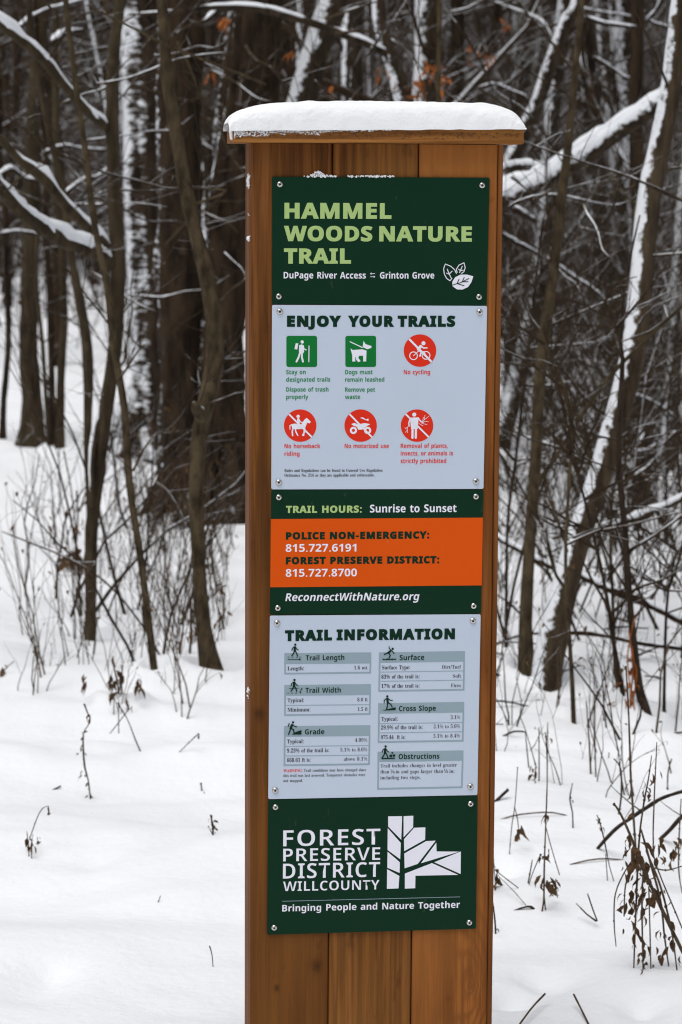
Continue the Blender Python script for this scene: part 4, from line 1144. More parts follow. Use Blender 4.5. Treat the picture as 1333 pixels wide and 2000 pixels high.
for (a, b_, x, y) in (('1', '4', 763, 1510.6), ('1', '2', 867.6, 1509.7)):
    text(s, a, 'r', x, y - 3.4, x + 2.4, y - 3.4, 'black_print', 4.2); text(s, b_, 'r', x + 4.6, y, x + 8.2, y, 'black_print', 4.2)
    PX(.0005).line([(x + 1.6, y + .3), (x + 5.8, y - 7.4)], .7, False).done(s, 'black_print', 'fraction_bar')
text(s, 'WARNING:', 'r', 554, 1508.2, 591.5, 1507.6, 'red_print', 5.6)
for (st_, x0, y0, x1) in (('Trail conditions may have changed since', 593.8, 1507.6, 715.6), ('this trail was last assessed. Temporary obstacles were', 554, 1517.7, 713.5), ('not mapped.', 554, 1527.6, 592)):
    text(s, st_, 'r', x0, y0, x1, y0 - (x1 - x0) * .012, 'black_print', 5.6, off=-.004)
fa = cv(.15, 540, 1230); fb = cv(.15, 730, 1230)


def walker(p, dx, dy, kind=0):
    def L(pts, w): p.line([(x + dx, y + dy) for x, y in pts], w)
    p.disc(248 + dx, 194 + dy, 15, 16)
    L([(243, 228), (240, 275)], 30)
    L([(236, 222), (212, 240), (203, 268)], 12)
    L([(250, 222), (268, 252), (288, 264)], 12)
    L([(236, 275), (225, 310), (202, 340)], 15)
    L([(246, 275), (265, 305), (277, 342)], 15)


p = PX(.0007, fa); walker(p, 0, 0)
for x in (148, 200, 255, 300):
    p.line([(x, 357), (x + 26, 356)], 7, False)
p.line([(148, 388), (305, 387)], 8, False).poly([(298, 372), (325, 387), (298, 402)]); p.done(s, 'green_print', 'pictogram')
p = PX(.0007, fa); walker(p, -10, 460)
p.line([(168, 765), (290, 762)], 7, False)
for x in (145, 195, 245):
    p.line([(x, 827), (x + 26, 825)], 7, False)
p.line([(312, 815), (328, 770)], 7).poly([(314, 772), (338, 758), (340, 784)]).poly([(298, 806), (310, 830), (328, 812)]); p.done(s, 'green_print', 'pictogram')
p = PX(.0007, fa)
p.disc(219, 1206, 15, 16).line([(205, 1240), (188, 1285)], 30).line([(168, 1225), (158, 1255)], 15).line([(215, 1236), (240, 1258), (266, 1265)], 12).line([(188, 1285), (176, 1325), (160, 1362)], 16).line([(195, 1288), (225, 1300), (232, 1340)], 16)
p.poly([(198, 1366), (240, 1340), (290, 1318), (330, 1308), (328, 1364)]); p.done(s, 'green_print', 'pictogram')
p = PX(.0007, fb)
p.disc(250, 248, 15, 16).line([(225, 275), (190, 300)], 26).line([(228, 262), (204, 245), (203, 220)], 11).line([(240, 272), (268, 312)], 12).line([(188, 302), (140, 322)], 15).line([(196, 302), (218, 330), (206, 365)], 15)
p.poly([(110, 376), (150, 384), (190, 372), (215, 384), (245, 374), (265, 382), (298, 374), (292, 392), (125, 394)]); p.done(s, 'green_print', 'pictogram')
p = PX(.0007, fb)
p.disc(180, 868, 15, 16).line([(180, 900), (185, 950)], 30).line([(165, 898), (140, 920), (138, 952)], 12).line([(195, 900), (218, 920), (245, 920)], 12).line([(182, 950), (182, 990), (170, 1030)], 15).line([(190, 950), (225, 970), (242, 1005)], 15)
p.poly([(110, 1054), (180, 1035), (290, 1010), (288, 1046)]); p.done(s, 'green_print', 'pictogram')
p = PX(.0007, fb); walker(p, -90, 1326)
p.line([(104, 1678), (278, 1674)], 15, False).disc(245, 1602, 12, 12).poly([(205, 1640), (225, 1622), (244, 1630), (244, 1656), (208, 1658)]).poly([(250, 1630), (268, 1622), (288, 1628), (278, 1650), (254, 1656)]); p.done(s, 'green_print', 'pictogram')

# --- agency sign
s = panel('agency_sign', [(524.5, 1562.5), (933.5, 1554.5), (930, 1814), (522.3, 1826)], 'green_panel', 'dark green sign with white lettering and a blocky tree emblem, lowest on the post',
          [(538.5, 1576.5), (919.5, 1570), (536, 1812), (917, 1802)])
text(s, 'FOREST', 'h', 553.5, 1653.5, 743, 1649.8, 'white_print', 32, 0, 4, off=-.008)
text(s, 'PRESERVE', 'h', 553.5, 1682.8, 742.8, 1679.8, 'white_print', 25.5, 0, 4, off=-.008)
text(s, 'DISTRICT', 'h', 553, 1716.5, 742.5, 1712.8, 'white_print', 30, 0, 4, off=-.008)
text(s, 'WILL', 'h', 553.5, 1740.7, 622, 1739.5, 'white_print', 19, 0, 2, off=-.007)
text(s, 'COUNTY', 'h', 625.5, 1739.3, 741.5, 1737.3, 'white_print', 19, 0, 2, off=-.007)
text(s, 'Bringing People and Nature Together', 's', 551.7, 1780.3, 898.7, 1773, 'white_print', 12.8)
PX(.0004).line([(552, 1760.3), (899, 1751.7)], 1.0, False).done(s, 'grey_print', 'rule_line')
f = cv(.4126, 450, 1540)
for P in ([(748, 132), (814, 131), (810, 243), (748, 180)], [(746, 188), (808, 258), (805, 335), (745, 291)], [(745, 299), (803, 349), (802, 400), (744, 375)], [(743, 382), (801, 414), (797, 473), (742, 475)],
          [(821, 131), (867, 129), (866, 184), (821, 231)], [(871, 186), (924, 184), (923, 242), (824, 297), (823, 240)], [(824, 308), (928, 249), (973, 247), (888, 357), (826, 378)],
          [(976, 256), (977, 298), (1085, 299), (903, 354)], [(1092, 298), (1091, 405), (966, 349)], [(955, 353), (1080, 409), (877, 413), (876, 472), (827, 474), (827, 403)]):
    PX(.0004, f).poly(P).done(s, 'white_print', 'emblem_block')

# ------------------------------------------------------------------ traced trees
RNG = np.random.default_rng(11)


def path3(pts, Y, Y1=None, step=.06, wob=.0, seed=0):
    """photo polyline (px, py, width px) -> points and radii in the world, at depth Y (running to Y1)"""
    Y1 = Y if Y1 is None else Y1
    A = []
    for k, q in enumerate(pts):
        f_ = k / (len(pts) - 1)
        y = Y + (Y1 - Y) * f_
        p_ = at(q[0], q[1], y)
        A.append((p_.x, p_.y, p_.z, q[2] * y / FPX / 2))
    A = spline(np.array(A), step)
    P, R = A[:, :3].copy(), np.maximum(A[:, 3], .0008)
    if wob:
        L = np.arange(len(P)) * step
        P[:, 1] += wob * vn(L / .9 + seed, L * 0 + seed, seed)
        P[:, 0] += wob * .25 * vn(L / .35 + seed, L * 0 + 9, seed + 1)
    return P, R


def twigs_on(P, R, n, rng, L=(.3, .9), r=(.002, .006), lev=1, lo=0.0, hi=1.0, spread=.6, kids=5):
    mb = MB()
    for _ in range(n):
        k = int(rng.uniform(lo, hi) * (len(P) - 1))
        d = rng.normal(0, 1, 3); d[2] = abs(d[2]) * .6 + .15
        grow(mb, P[k], d, rng.uniform(*L), rng.uniform(*r), lev, rng, spread, 3, .05, kids, 5)
    return mb


def tree(label, pts, bark, branches=(), base=None, Y=None, sides=14, rough=.10, furrow=0.0, wob=.1, twn=8, snow_k=0, tw_mat='twig', cat='tree', group=None, name='tree', twL=(.3, .9), seed=0, step=.06, flare=1.25):
    rng = np.random.default_rng(100 + seed)
    if Y is None:
        Y = hit(pts[-1][0] if base is None else base[0], pts[-1][1] if base is None else base[1])
    top, nxt = pts[0], pts[1]
    pts = list(pts)
    if top[1] <= 0:      # carry on above the frame
        dx = (top[0] - nxt[0]) / max(nxt[1] - top[1], 1)
        pts = [(top[0] + dx * 700 + rng.normal(0, 30), top[1] - 700, top[2] * .7)] + pts
    b_ = pts[-1]
    root = at(b_[0], b_[1], Y)
    gz = float(ground(root.x, root.y))
    o = empty(name, (root.x, root.y, gz))
    tag(o, label, cat, group)
    inv = Matrix.Translation(-o.location)
    P, R = path3(pts, Y, None, step, wob, seed)
    k = np.exp(-(P[:, 2] - P[-1, 2]) / (.9 * R[-1] + .05))
    R = R * (1 + (flare - 1) * k)
    # sink the foot into the snow
    foot = P[-1].copy(); foot[2] = min(foot[2], gz) - .08
    P = np.vstack([P, foot[None]]); R = np.append(R, R[-1] * 1.02)
    sh = np.array(o.location)
    mb = MB(); tube(mb, P - sh, R, sides, rough, seed, furrow)
    tr = link('trunk', mb.mesh('trunk', bark), o)
    if b_[2] >= 70 and b_[1] > 800:
        for q in range(6):
            a = q * 1.047 + rng.uniform(-.4, .4); rr = R[-2]
            st_ = P[-2] - sh + np.array([math.cos(a), math.sin(a), 0]) * rr * .55 + [0, 0, rr * rng.uniform(.9, 1.8)]
            e1 = P[-2] - sh + np.array([math.cos(a), math.sin(a), 0]) * rr * rng.uniform(1.05, 1.25) + [0, 0, rr * .35]
            e2 = P[-2] - sh + np.array([math.cos(a + .2), math.sin(a + .2), 0]) * rr * rng.uniform(1.5, 2.1) - [0, 0, .05]
            mb = MB(); Pr = spline(np.array([st_, e1, e2]), .03); tube(mb, Pr, np.linspace(rr * .42, rr * .16, len(Pr)), 9, .25, seed + q)
            link('root', mb.mesh('root', bark), o)
    if snow_k:
        mb = MB(); snow_along(mb, P[:-4] - sh, R[:-4], snow_k, 1.0, seed, .16, 12)
        if mb.n: link('snow', mb.mesh('snow', 'limb_snow'), tr)
    for bi, br in enumerate(branches):
        bpts, dY, sk = br[0], (br[1] if len(br) > 1 else 0), (br[2] if len(br) > 2 else .8)
        Pb, Rb = path3(bpts, Y, Y + dY, .035, .06, seed * 7 + bi)
        mb = MB(); tube(mb, Pb - sh, Rb, 9, .10, seed + bi)
        b = link('branch', mb.mesh('branch', bark), o)
        if sk:
            mb = MB(); snow_along(mb, Pb - sh, Rb, sk, .25, seed + bi, .12)
            if mb.n: link('snow', mb.mesh('snow', 'limb_snow'), b)
        mbt = twigs_on(Pb - sh, Rb, max(2, len(Pb) // 12), rng, (.15, .5), (.0015, .004))
        link('twigs', mbt.mesh('twigs', tw_mat), b)['kind'] = 'stuff'
    if twn:
        mbt = twigs_on(P[:-2] - sh, R, int(twn * 1.5), rng, twL, (.0025, .007), 1, 0, .8)
        link('twigs', mbt.mesh('twigs', tw_mat), o)['kind'] = 'stuff'
    return o, P, R


# left side
tree('massive dark trunk with a broad plastered strip of snow down its left side', [(262, -40, 78), (272, 120, 80), (282, 300, 78), (290, 480, 80), (292, 640, 76), (288, 780, 76), (284, 895, 92)], 'bark_big', sides=24, rough=.14, furrow=.07, seed=1, twn=10, step=.05)
tree('very broad dark furrowed trunk rising behind the slim bent tree left of the post', [(345, -40, 80), (350, 200, 82), (356, 450, 90), (358, 700, 94), (356, 880, 92), (352, 992, 84)], 'bark_sparse', sides=24, rough=.14, furrow=.08, seed=2, twn=6, step=.05, flare=1.0)
tree('broad dark trunk leaning behind the left edge of the post with a gnarled foot', [(498, -40, 66), (478, 120, 72), (458, 330, 84), (442, 560, 90), (432, 760, 92), (440, 900, 100), (455, 990, 120)], 'bark_sparse', sides=24, rough=.16, furrow=.06, seed=3, twn=6, step=.05,
     branches=[([(437, 560, 26), (418, 440, 24), (432, 300, 20), (452, 190, 18), (462, 60, 16), (470, -60, 14)], -.5, .8)])
tree('dark upright trunk just above the left half of the snowy cap', [(540, -40, 44), (528, 120, 46), (522, 300, 48), (530, 700, 54), (545, 1000, 60)], 'bark_dark', sides=16, rough=.12, seed=4, twn=4, base=(545, 960))
tree('slim olive-brown bent tree with a snowy stub, just left of the post', [(316, -40, 20), (330, 130, 24), (350, 260, 26), (374, 400, 28), (403, 520, 30), (420, 630, 33), (414, 720, 36), (396, 800, 36), (386, 870, 30), (384, 980, 29), (391, 1110, 29), (404, 1230, 31), (420, 1318, 42)],
     'bark_olive', sides=14, rough=.08, seed=5, twn=8, branches=[([(398, 815, 26), (387, 800, 22), (379, 788, 14)], -.05, 1.0), ([(376, 400, 6), (440, 372, 4), (330, 368, 3)], .1, 0)])
tree('thin bare pole sapling leaning right to left in front of the crooked tree', [(120, -40, 11), (136, 110, 11), (149, 210, 12), (165, 320, 12), (174, 400, 13), (192, 490, 13), (208, 560, 14), (216, 640, 14), (228, 720, 15), (242, 800, 15), (257, 940, 15), (276, 1060, 14), (288, 1160, 14), (305, 1326, 16)],
     'bark_olive', sides=10, rough=.05, seed=6, twn=6, flare=1.0, branches=[([(232, 745, 6), (250, 718, 5), (268, 690, 4), (285, 672, 3)], .1, .5), ([(258, 920, 5), (290, 860, 4), (320, 842, 3), (368, 842, 2)], .2, .4)])
T6 = [(240, -40, 22), (228, 60, 22), (222, 150, 24), (224, 300, 26), (229, 450, 29), (229, 600, 28), (224, 700, 27), (214, 770, 27), (203, 860, 26), (195, 960, 26), (182, 1060, 25), (176, 1150, 23), (175, 1250, 20)]
tree('crooked tree with three long snow laden boughs reaching out to the upper left', T6, 'bark_grey', sides=14, rough=.12, seed=7, twn=10, branches=[
    ([(222, 262, 17), (200, 238, 17), (170, 214, 18), (128, 165, 18), (90, 118, 20), (50, 82, 20), (5, 50, 22), (-60, 10, 24)], -.5, 1.15),
    ([(226, 500, 18), (208, 472, 18), (178, 445, 19), (142, 412, 20), (112, 378, 20), (82, 342, 24), (42, 315, 16), (5, 275, 17), (-60, 215, 18)], -.4, 1.15),
    ([(226, 520, 24), (198, 500, 26), (165, 484, 30), (120, 468, 30), (80, 445, 28), (45, 418, 26), (12, 380, 26), (-50, 300, 28)], -.8, 1.1),
    ([(214, 770, 14), (190, 830, 14), (178, 900, 12), (176, 990, 9)], -.1, 1.0)])
tree('straight grey-brown trunk ending among the thin stems left of the crooked tree', [(60, -40, 12), (85, 200, 13), (122, 380, 14), (145, 520, 15), (163, 640, 21), (170, 740, 20), (174, 860, 15), (177, 990, 13), (181, 1100, 12)], 'bark_grey', sides=10, rough=.08, seed=8, twn=5)
tree('stout trunk with rusty bark at the far left behind the snow bank', [(78, -40, 30), (72, 200, 32), (66, 420, 33), (62, 600, 35), (60, 760, 38), (58, 870, 50)], 'bark_grey', sides=16, rough=.12, seed=9, twn=10)
tree('narrow straight trunk beside the stout one at the far left', [(112, -40, 13), (116, 300, 15), (121, 560, 16), (122, 760, 16), (121, 880, 18)], 'bark_grey', sides=10, rough=.08, seed=10, twn=8, branches=[([(118, 820, 7), (104, 780, 6), (90, 740, 5)], 0, .3)])
tree('sapling tucked against the right of the stout far left trunk', [(70, 420, 7), (78, 600, 8), (88, 760, 9), (96, 875, 11)], 'bark_grey', sides=8, rough=.05, seed=11, twn=5)
tree('slender dark pole tree near the upper left corner', [(62, -40, 10), (75, 150, 11), (88, 330, 12), (98, 560, 13), (104, 760, 13), (108, 868, 14)], 'bark_sparse', sides=8, rough=.08, seed=12, twn=10)
tree('lone thin pole at the left edge of the photo', [(-8, -40, 14), (0, 200, 14), (8, 420, 13), (14, 600, 12), (8, 780, 12), (5, 862, 14)], 'bark_sparse', sides=8, rough=.08, seed=13, twn=10)
# behind and above the cap
tree('thick leaning trunk with a snow white upper face above the cap centre', [(672, -50, 52), (642, 30, 54), (612, 110, 54), (588, 200, 56), (566, 330, 58), (556, 600, 62), (560, 1000, 70)], 'bark_plaster', sides=18, rough=.12, seed=14, twn=6, snow_k=.42, base=(560, 960))
tree('snowy forked tree right of the cap centre, its long bough arching to the upper left', [(742, -50, 24), (750, 60, 25), (768, 120, 28), (790, 195, 34), (820, 300, 44), (845, 420, 56), (855, 700, 66), (860, 1100, 74)], 'bark_plaster', sides=16, rough=.14, seed=15, twn=6, snow_k=.42, base=(860, 1040),
     branches=[([(776, 116, 15), (745, 98, 15), (700, 78, 15), (640, 55, 15), (580, 36, 15), (520, 20, 14), (460, 14, 13), (400, 16, 11), (350, 22, 8), (300, 26, 6), (250, 28, 4)], -.6, .9),
               ([(470, 14, 9), (425, 22, 9), (405, 40, 9), (375, 48, 7), (350, 62, 4)], -.3, .9),
               ([(850, 470, 70), (920, 420, 60), (985, 378, 52), (1035, 362, 46), (1070, 345, 44), (1120, 312, 44), (1180, 272, 42), (1240, 232, 42), (1300, 190, 40), (1370, 140, 38)], -.8, .62),
               ([(960, 345, 12), (1000, 322, 12), (1040, 318, 10), (1070, 322, 8), (1110, 305, 6)], -.5, .9)])
tree('narrow snow plastered trunk behind the long arching bough', [(684, -50, 13), (681, 60, 13), (678, 160, 14), (672, 300, 15), (668, 700, 18), (668, 1000, 20)], 'bark_plaster', sides=10, rough=.12, seed=16, twn=5, snow_k=.5, base=(668, 930))
tree('thin tan pole rising straight up behind the right half of the cap', [(856, -50, 9), (853, 100, 9), (850, 240, 10), (846, 700, 13), (846, 1200, 15)], 'bark_olive', sides=8, rough=.04, seed=17, twn=4, base=(846, 1150))
tree('wide dim trunk in the deep wood above the right end of the cap', [(892, -50, 27), (894, 200, 28), (890, 600, 32), (888, 850, 36)], 'bark_dark', sides=12, rough=.1, seed=18, twn=10)
# right side
tree('tall leaning tree right of the post, white snow ribbon along its left side', [(1345, -60, 34), (1322, 60, 38), (1306, 180, 40), (1290, 300, 42), (1272, 420, 43), (1254, 540, 45), (1240, 640, 48), (1222, 740, 48), (1195, 860, 46), (1160, 970, 46), (1130, 1060, 48), (1105, 1150, 52), (1080, 1240, 58), (1062, 1318, 58)],
     'bark_ribbon', sides=18, rough=.10, furrow=.03, seed=20, twn=14, snow_k=.5, flare=1.1)
tree('upright slim trunk rising from the same foot as the leaning snow ribbon tree', [(1132, -50, 11), (1118, 140, 13), (1106, 280, 16), (1090, 420, 19), (1077, 595, 21), (1068, 680, 23), (1055, 800, 23), (1046, 920, 23), (1041, 1000, 23), (1036, 1120, 24), (1031, 1220, 26), (1033, 1314, 32)],
     'bark_olive', sides=12, rough=.06, seed=21, twn=8, branches=[([(1046, 950, 11), (1060, 925, 9), (1092, 880, 8), (1133, 812, 8), (1189, 736, 8), (1237, 688, 8), (1290, 640, 7), (1345, 590, 7)], -.3, .25)])
tree('leaning trunk with a snowy back crossing the upper right behind the cap', [(1140, -50, 24), (1108, 40, 25), (1077, 120, 26), (1048, 195, 28), (1020, 255, 29), (992, 330, 30), (950, 450, 34), (915, 700, 38), (905, 950, 42)], 'bark_plaster', sides=14, rough=.1, seed=22, twn=8, snow_k=.42,
     branches=[([(1095, 90, 7), (1060, 40, 6), (1020, 22, 5), (970, 2, 4)], .3, .6)])
tree('straight dark trunk in the right background passing behind the big diagonal bough', [(1250, -50, 24), (1246, 200, 26), (1250, 450, 28), (1256, 700, 31), (1258, 860, 32), (1258, 1010, 38)], 'bark_dark', sides=14, rough=.1, seed=23, twn=8)
tree('thin dark stem close to the right edge of the post', [(1060, 420, 4), (1040, 560, 5), (1027, 680, 6), (1010, 820, 6), (1002, 900, 6), (995, 1040, 6), (994, 1260, 7)], 'stem_dark', sides=6, rough=.03, seed=24, twn=8, name='sapling', cat='sapling', twL=(.15, .5), flare=1.0)
tree('slender brown stem swinging across the paired trunks to a foot below them', [(1060, 640, 4), (1081, 700, 6), (1105, 760, 7), (1117, 832, 7), (1111, 950, 7), (1105, 1060, 7), (1106, 1150, 7), (1113, 1240, 8), (1120, 1330, 9), (1124, 1408, 10)], 'bark_olive', sides=8, rough=.03, seed=25, twn=8, name='sapling', cat='sapling', twL=(.15, .5), flare=1.0,
     branches=[([(1117, 832, 5), (1145, 880, 4), (1165, 925, 3)], 0, 0), ([(1107, 1080, 5), (1085, 1010, 4), (1060, 960, 3)], 0, 0)])
tree('dark crusted sapling with wisps of orange bark low down, at the right', [(1180, 590, 7), (1200, 640, 8), (1212, 700, 9), (1206, 800, 11), (1205, 920, 12), (1216, 1040, 12), (1225, 1160, 13), (1236, 1260, 14), (1248, 1350, 17), (1262, 1412, 22)], 'stem_dark', sides=8, rough=.12, seed=26, twn=10, name='sapling', cat='sapling', twL=(.15, .6), snow_k=0,
     branches=[([(1209, 700, 6), (1214, 600, 5), (1232, 500, 4), (1250, 420, 3)], 0, .3)])
tree('dark thin sapling left of the crusted one', [(1120, 880, 4), (1149, 1012, 6), (1160, 1070, 7), (1174, 1130, 7), (1190, 1200, 8), (1200, 1250, 9), (1215, 1330, 10), (1222, 1382, 12)], 'stem_dark', sides=7, rough=.05, seed=27, twn=8, name='sapling', cat='sapling', twL=(.15, .45), flare=1.0)
tree('straight thin stem near the right edge of the photo', [(1345, 960, 4), (1328, 1080, 5), (1302, 1152, 5), (1297, 1240, 6), (1299, 1310, 6), (1301, 1388, 8)], 'stem_dark', sides=6, rough=.04, seed=28, twn=7, name='sapling', cat='sapling', twL=(.15, .4), flare=1.0)
tree('forked brown stem rising between the crusted sapling and the leaning tree', [(1205, 960, 5), (1200, 1040, 6), (1202, 1120, 6), (1206, 1220, 7), (1208, 1320, 8), (1218, 1372, 9)], 'bark_olive', sides=7, rough=.04, seed=29, twn=6, name='sapling', cat='sapling', twL=(.15, .4), flare=1.0)


LATER = []


# ------------------------------------------------------------------ fallen branches and sticks lying on or over the snow
def stick(label, pts, Y=None, dY=0, mat='stem_dark', sk=.7, name='fallen_branch', cat='branch', n=2, group=None, seed=0, gap=.12):
    rng = np.random.default_rng(300 + seed)
    y0 = Y if Y is not None else hit(pts[0][0], pts[0][1])
    y1 = Y + dY if Y is not None else (hit(pts[-1][0], pts[-1][1]) if dY == 0 else y0 + dY)
    P, R = path3(pts, y0, y1, .02, 0, seed)
    o0 = P[0].copy()
    mb = MB(); tube(mb, P - o0, R, 7, .12, seed)
    o = link(name, mb.mesh(name, mat)); o.location = o0
    tag(o, label, cat, group)
    if sk:
        mb = MB(); snow_along(mb, P - o0, R, sk, .2, seed, gap)
        if mb.n: link('snow', mb.mesh('snow', 'limb_snow'), o)
    if n:
        link('twigs', twigs_on(P - o0, R, n, rng, (.06, .25), (.001, .0025), 0).mesh('twigs', mat), o)['kind'] = 'stuff'
    return o


stick('long dark fallen branch slanting down to the right edge behind the leaning tree', [(940, 1030, 12), (971, 1048, 13), (1013, 1072, 14), (1073, 1104, 14), (1133, 1124, 15), (1213, 1160, 17), (1273, 1182, 18), (1350, 1222, 19)], 9.6, -.6, 'bark_dark', .7, seed=1)
stick('thin low branch running almost level across the snow at the right', [(960, 1262, 5), (1020, 1240, 6), (1093, 1236, 8), (1173, 1240, 9), (1250, 1256, 10), (1300, 1262, 10), (1350, 1270, 9)], 8.9, -.3, 'bark_dark', .6, seed=2)
stick('pale snow topped branch forking at the right edge of the photo', [(1080, 1052, 6), (1130, 1040, 8), (1221, 1018, 12), (1273, 998, 13), (1310, 985, 13), (1350, 962, 13)], 9.4, 0, 'bark_grey', 1.0, seed=3, n=5)
stick('dark branch end leaning out of the snow to the right edge, snow along its top', [(1166, 1659, 7), (1190, 1632, 8), (1213, 1611, 8), (1265, 1576, 9), (1297, 1557, 8), (1350, 1540, 9)], None, -.25, 'stem_dark', .6, seed=4, n=3)
stick('second dark branch end at the right edge below the first', [(1283, 1645, 7), (1305, 1625, 8), (1333, 1594, 9), (1365, 1570, 9)], None, -.2, 'stem_dark', .6, seed=5, n=1)
stick('flat dark stick half buried right of the post below the paired trunks', [(962, 1371, 5), (1000, 1372, 6), (1030, 1374, 7), (1055, 1368, 6)], None, 0, 'bark_dark', .8, seed=6, n=0)
stick('level thin stick lying just under the foot of the paired trunks', [(1022, 1328, 4), (1055, 1335, 5), (1085, 1334, 5), (1112, 1336, 4)], None, .05, 'stem_dark', .5, seed=7, n=2)
stick('arched dark stick crossing the snow beside the post at the height of the lower tables', [(987, 1484, 3), (1020, 1483, 4), (1050, 1480, 4), (1085, 1476, 4), (1125, 1484, 3)], None, .02, 'stem_dark', .7, seed=8, n=1)
stick('diagonal dark twig crossing the arched stick', [(1008, 1458, 3), (1045, 1480, 4), (1075, 1500, 4), (1107, 1524, 4)], None, 0, 'stem_dark', 0, seed=9, n=1)
stick('thin bowed twig from the post edge out over the snow', [(964, 1606, 3), (1000, 1594, 3), (1040, 1588, 3), (1080, 1587, 3), (1119, 1596, 2)], None, .05, 'stem', 0, seed=10, n=0)
stick('broken dark stick poking out beside the post above the bowed twig', [(960, 1571, 8), (975, 1558, 8), (992, 1541, 9)], None, .02, 'stem_dark', .5, seed=11, n=0)
stick('short arched stick with snow on its back beside the post near the bottom', [(981, 1793, 4), (1003, 1779, 5), (1030, 1770, 5), (1042, 1775, 6), (1048, 1792, 4)], None, .01, 'stem_dark', .6, seed=12, n=2)
stick('straight stick leaving the lower edge of the photo right of the post', [(1010, 2008, 4), (1038, 1970, 4), (1065, 1941, 4)], 4.84, .14, 'stem', 0, seed=13, n=0)
stick('second straight stick leaving the lower edge, leaning the other way', [(1156, 2012, 4), (1140, 1980, 4), (1121, 1942, 4)], 4.84, .12, 'stem', 0, seed=14, n=0)
stick('left arm of the little V of twigs in the snow', [(1126, 1764, 3), (1146, 1785, 3), (1165, 1799, 4)], 5.55, -.03, 'stem_dark', 0, seed=15, n=0)
stick('right arm of the little V of twigs in the snow', [(1148, 1745, 3), (1158, 1775, 3), (1167, 1799, 3)], 5.53, -.02, 'stem_dark', 0, seed=16, n=0)
stick('thin pale twig bowed low across the snow right of the post', [(1113, 1689, 3), (1150, 1680, 3), (1188, 1677, 3), (1235, 1682, 2)], None, .03, 'stem', 0, seed=17, n=0)
stick('small dark stick lying alone on the snow at the left', [(93, 1548, 4), (105, 1542, 5), (119, 1535, 4)], None, .02, 'stem_dark', .6, seed=18, n=0)
stick('dark twig arching low over the snow to the left edge of the post', [(324, 1381, 3), (350, 1396, 4), (380, 1407, 4), (420, 1402, 4), (468, 1405, 3)], None, .05, 'stem_dark', .5, seed=19, n=3)
stick('long bare twig sloping from upper left through the left thicket', [(5, 1038, 3), (60, 1060, 4), (115, 1082, 4), (170, 1110, 4), (220, 1150, 4), (270, 1210, 4), (305, 1265, 3), (340, 1330, 3), (365, 1385, 3)], 8.6, -.4, 'stem_dark', 0, seed=20, n=8)
stick('low stick poking out of the snow at the foot of the left thicket', [(110, 1298, 3), (160, 1306, 3), (215, 1318, 4), (280, 1336, 4), (322, 1360, 5)], None, 0, 'stem_dark', .6, seed=21, n=4)
stick('snowy log lying at the top of the far left bank', [(20, 876, 12), (60, 880, 14), (105, 884, 14), (138, 892, 13)], 15.6, 0, 'bark_grey', 1.0, seed=22, n=0, name='fallen_log', cat='log')
stick('mossy root lump with snow at the foot of the left thicket', [(215, 1320, 18), (228, 1345, 24), (240, 1372, 22)], None, .05, 'dead_leaf', .5, seed=23, n=0, name='stump', cat='stump')
stick('long thin bough crossing from the upper left over the big trunks', [(170, 10, 3), (240, 45, 4), (320, 85, 5), (400, 118, 5), (470, 145, 6), (520, 165, 5)], 7.5, .3, 'bark_olive', 0, seed=24, n=3, name='bough', cat='branch')
stick('dark whip branch drooping from the left edge to the slim bent tree', [(-10, 210, 4), (60, 262, 5), (130, 305, 5), (200, 335, 5), (265, 352, 5), (330, 368, 4), (385, 366, 4)], 8.8, 0, 'stem_dark', .3, seed=25, n=4, name='bough', cat='branch')
stick('fine drooping bough right of the post crossing the big diagonal one', [(985, 262, 2), (1060, 290, 4), (1120, 310, 4), (1200, 335, 5), (1270, 362, 6), (1350, 400, 7)], 8.0, -.2, 'stem_dark', .2, seed=26, n=8, name='bough', cat='branch')


rs = np.random.default_rng(88)
NEAR = ['short', 'crooked', 'thin', 'straight']
for k in range(22):
    px, py = rs.uniform(975, 1320), rs.uniform(1080, 1440)
    a = rs.normal(0, .35) + (math.pi if rs.random() < .5 else 0); L_ = rs.uniform(40, 120)
    px2 = px + L_ * math.cos(a); q = [(px, py, rs.uniform(3, 6)), ((px + px2) / 2, py - L_ * abs(math.sin(a)) * .5 - rs.uniform(0, 8), 5), (px2, py - L_ * abs(math.sin(a)), 3)]
    o = stick(NEAR[k % 4] + ' stick lying on the snow', q, hit(px, py), rs.normal(0, .05), 'stem_dark', .8, n=1, group='sticks lying on the snow right of the post', seed=120 + k, cat='stick', name='fallen_stick')
    LATER.append(o)


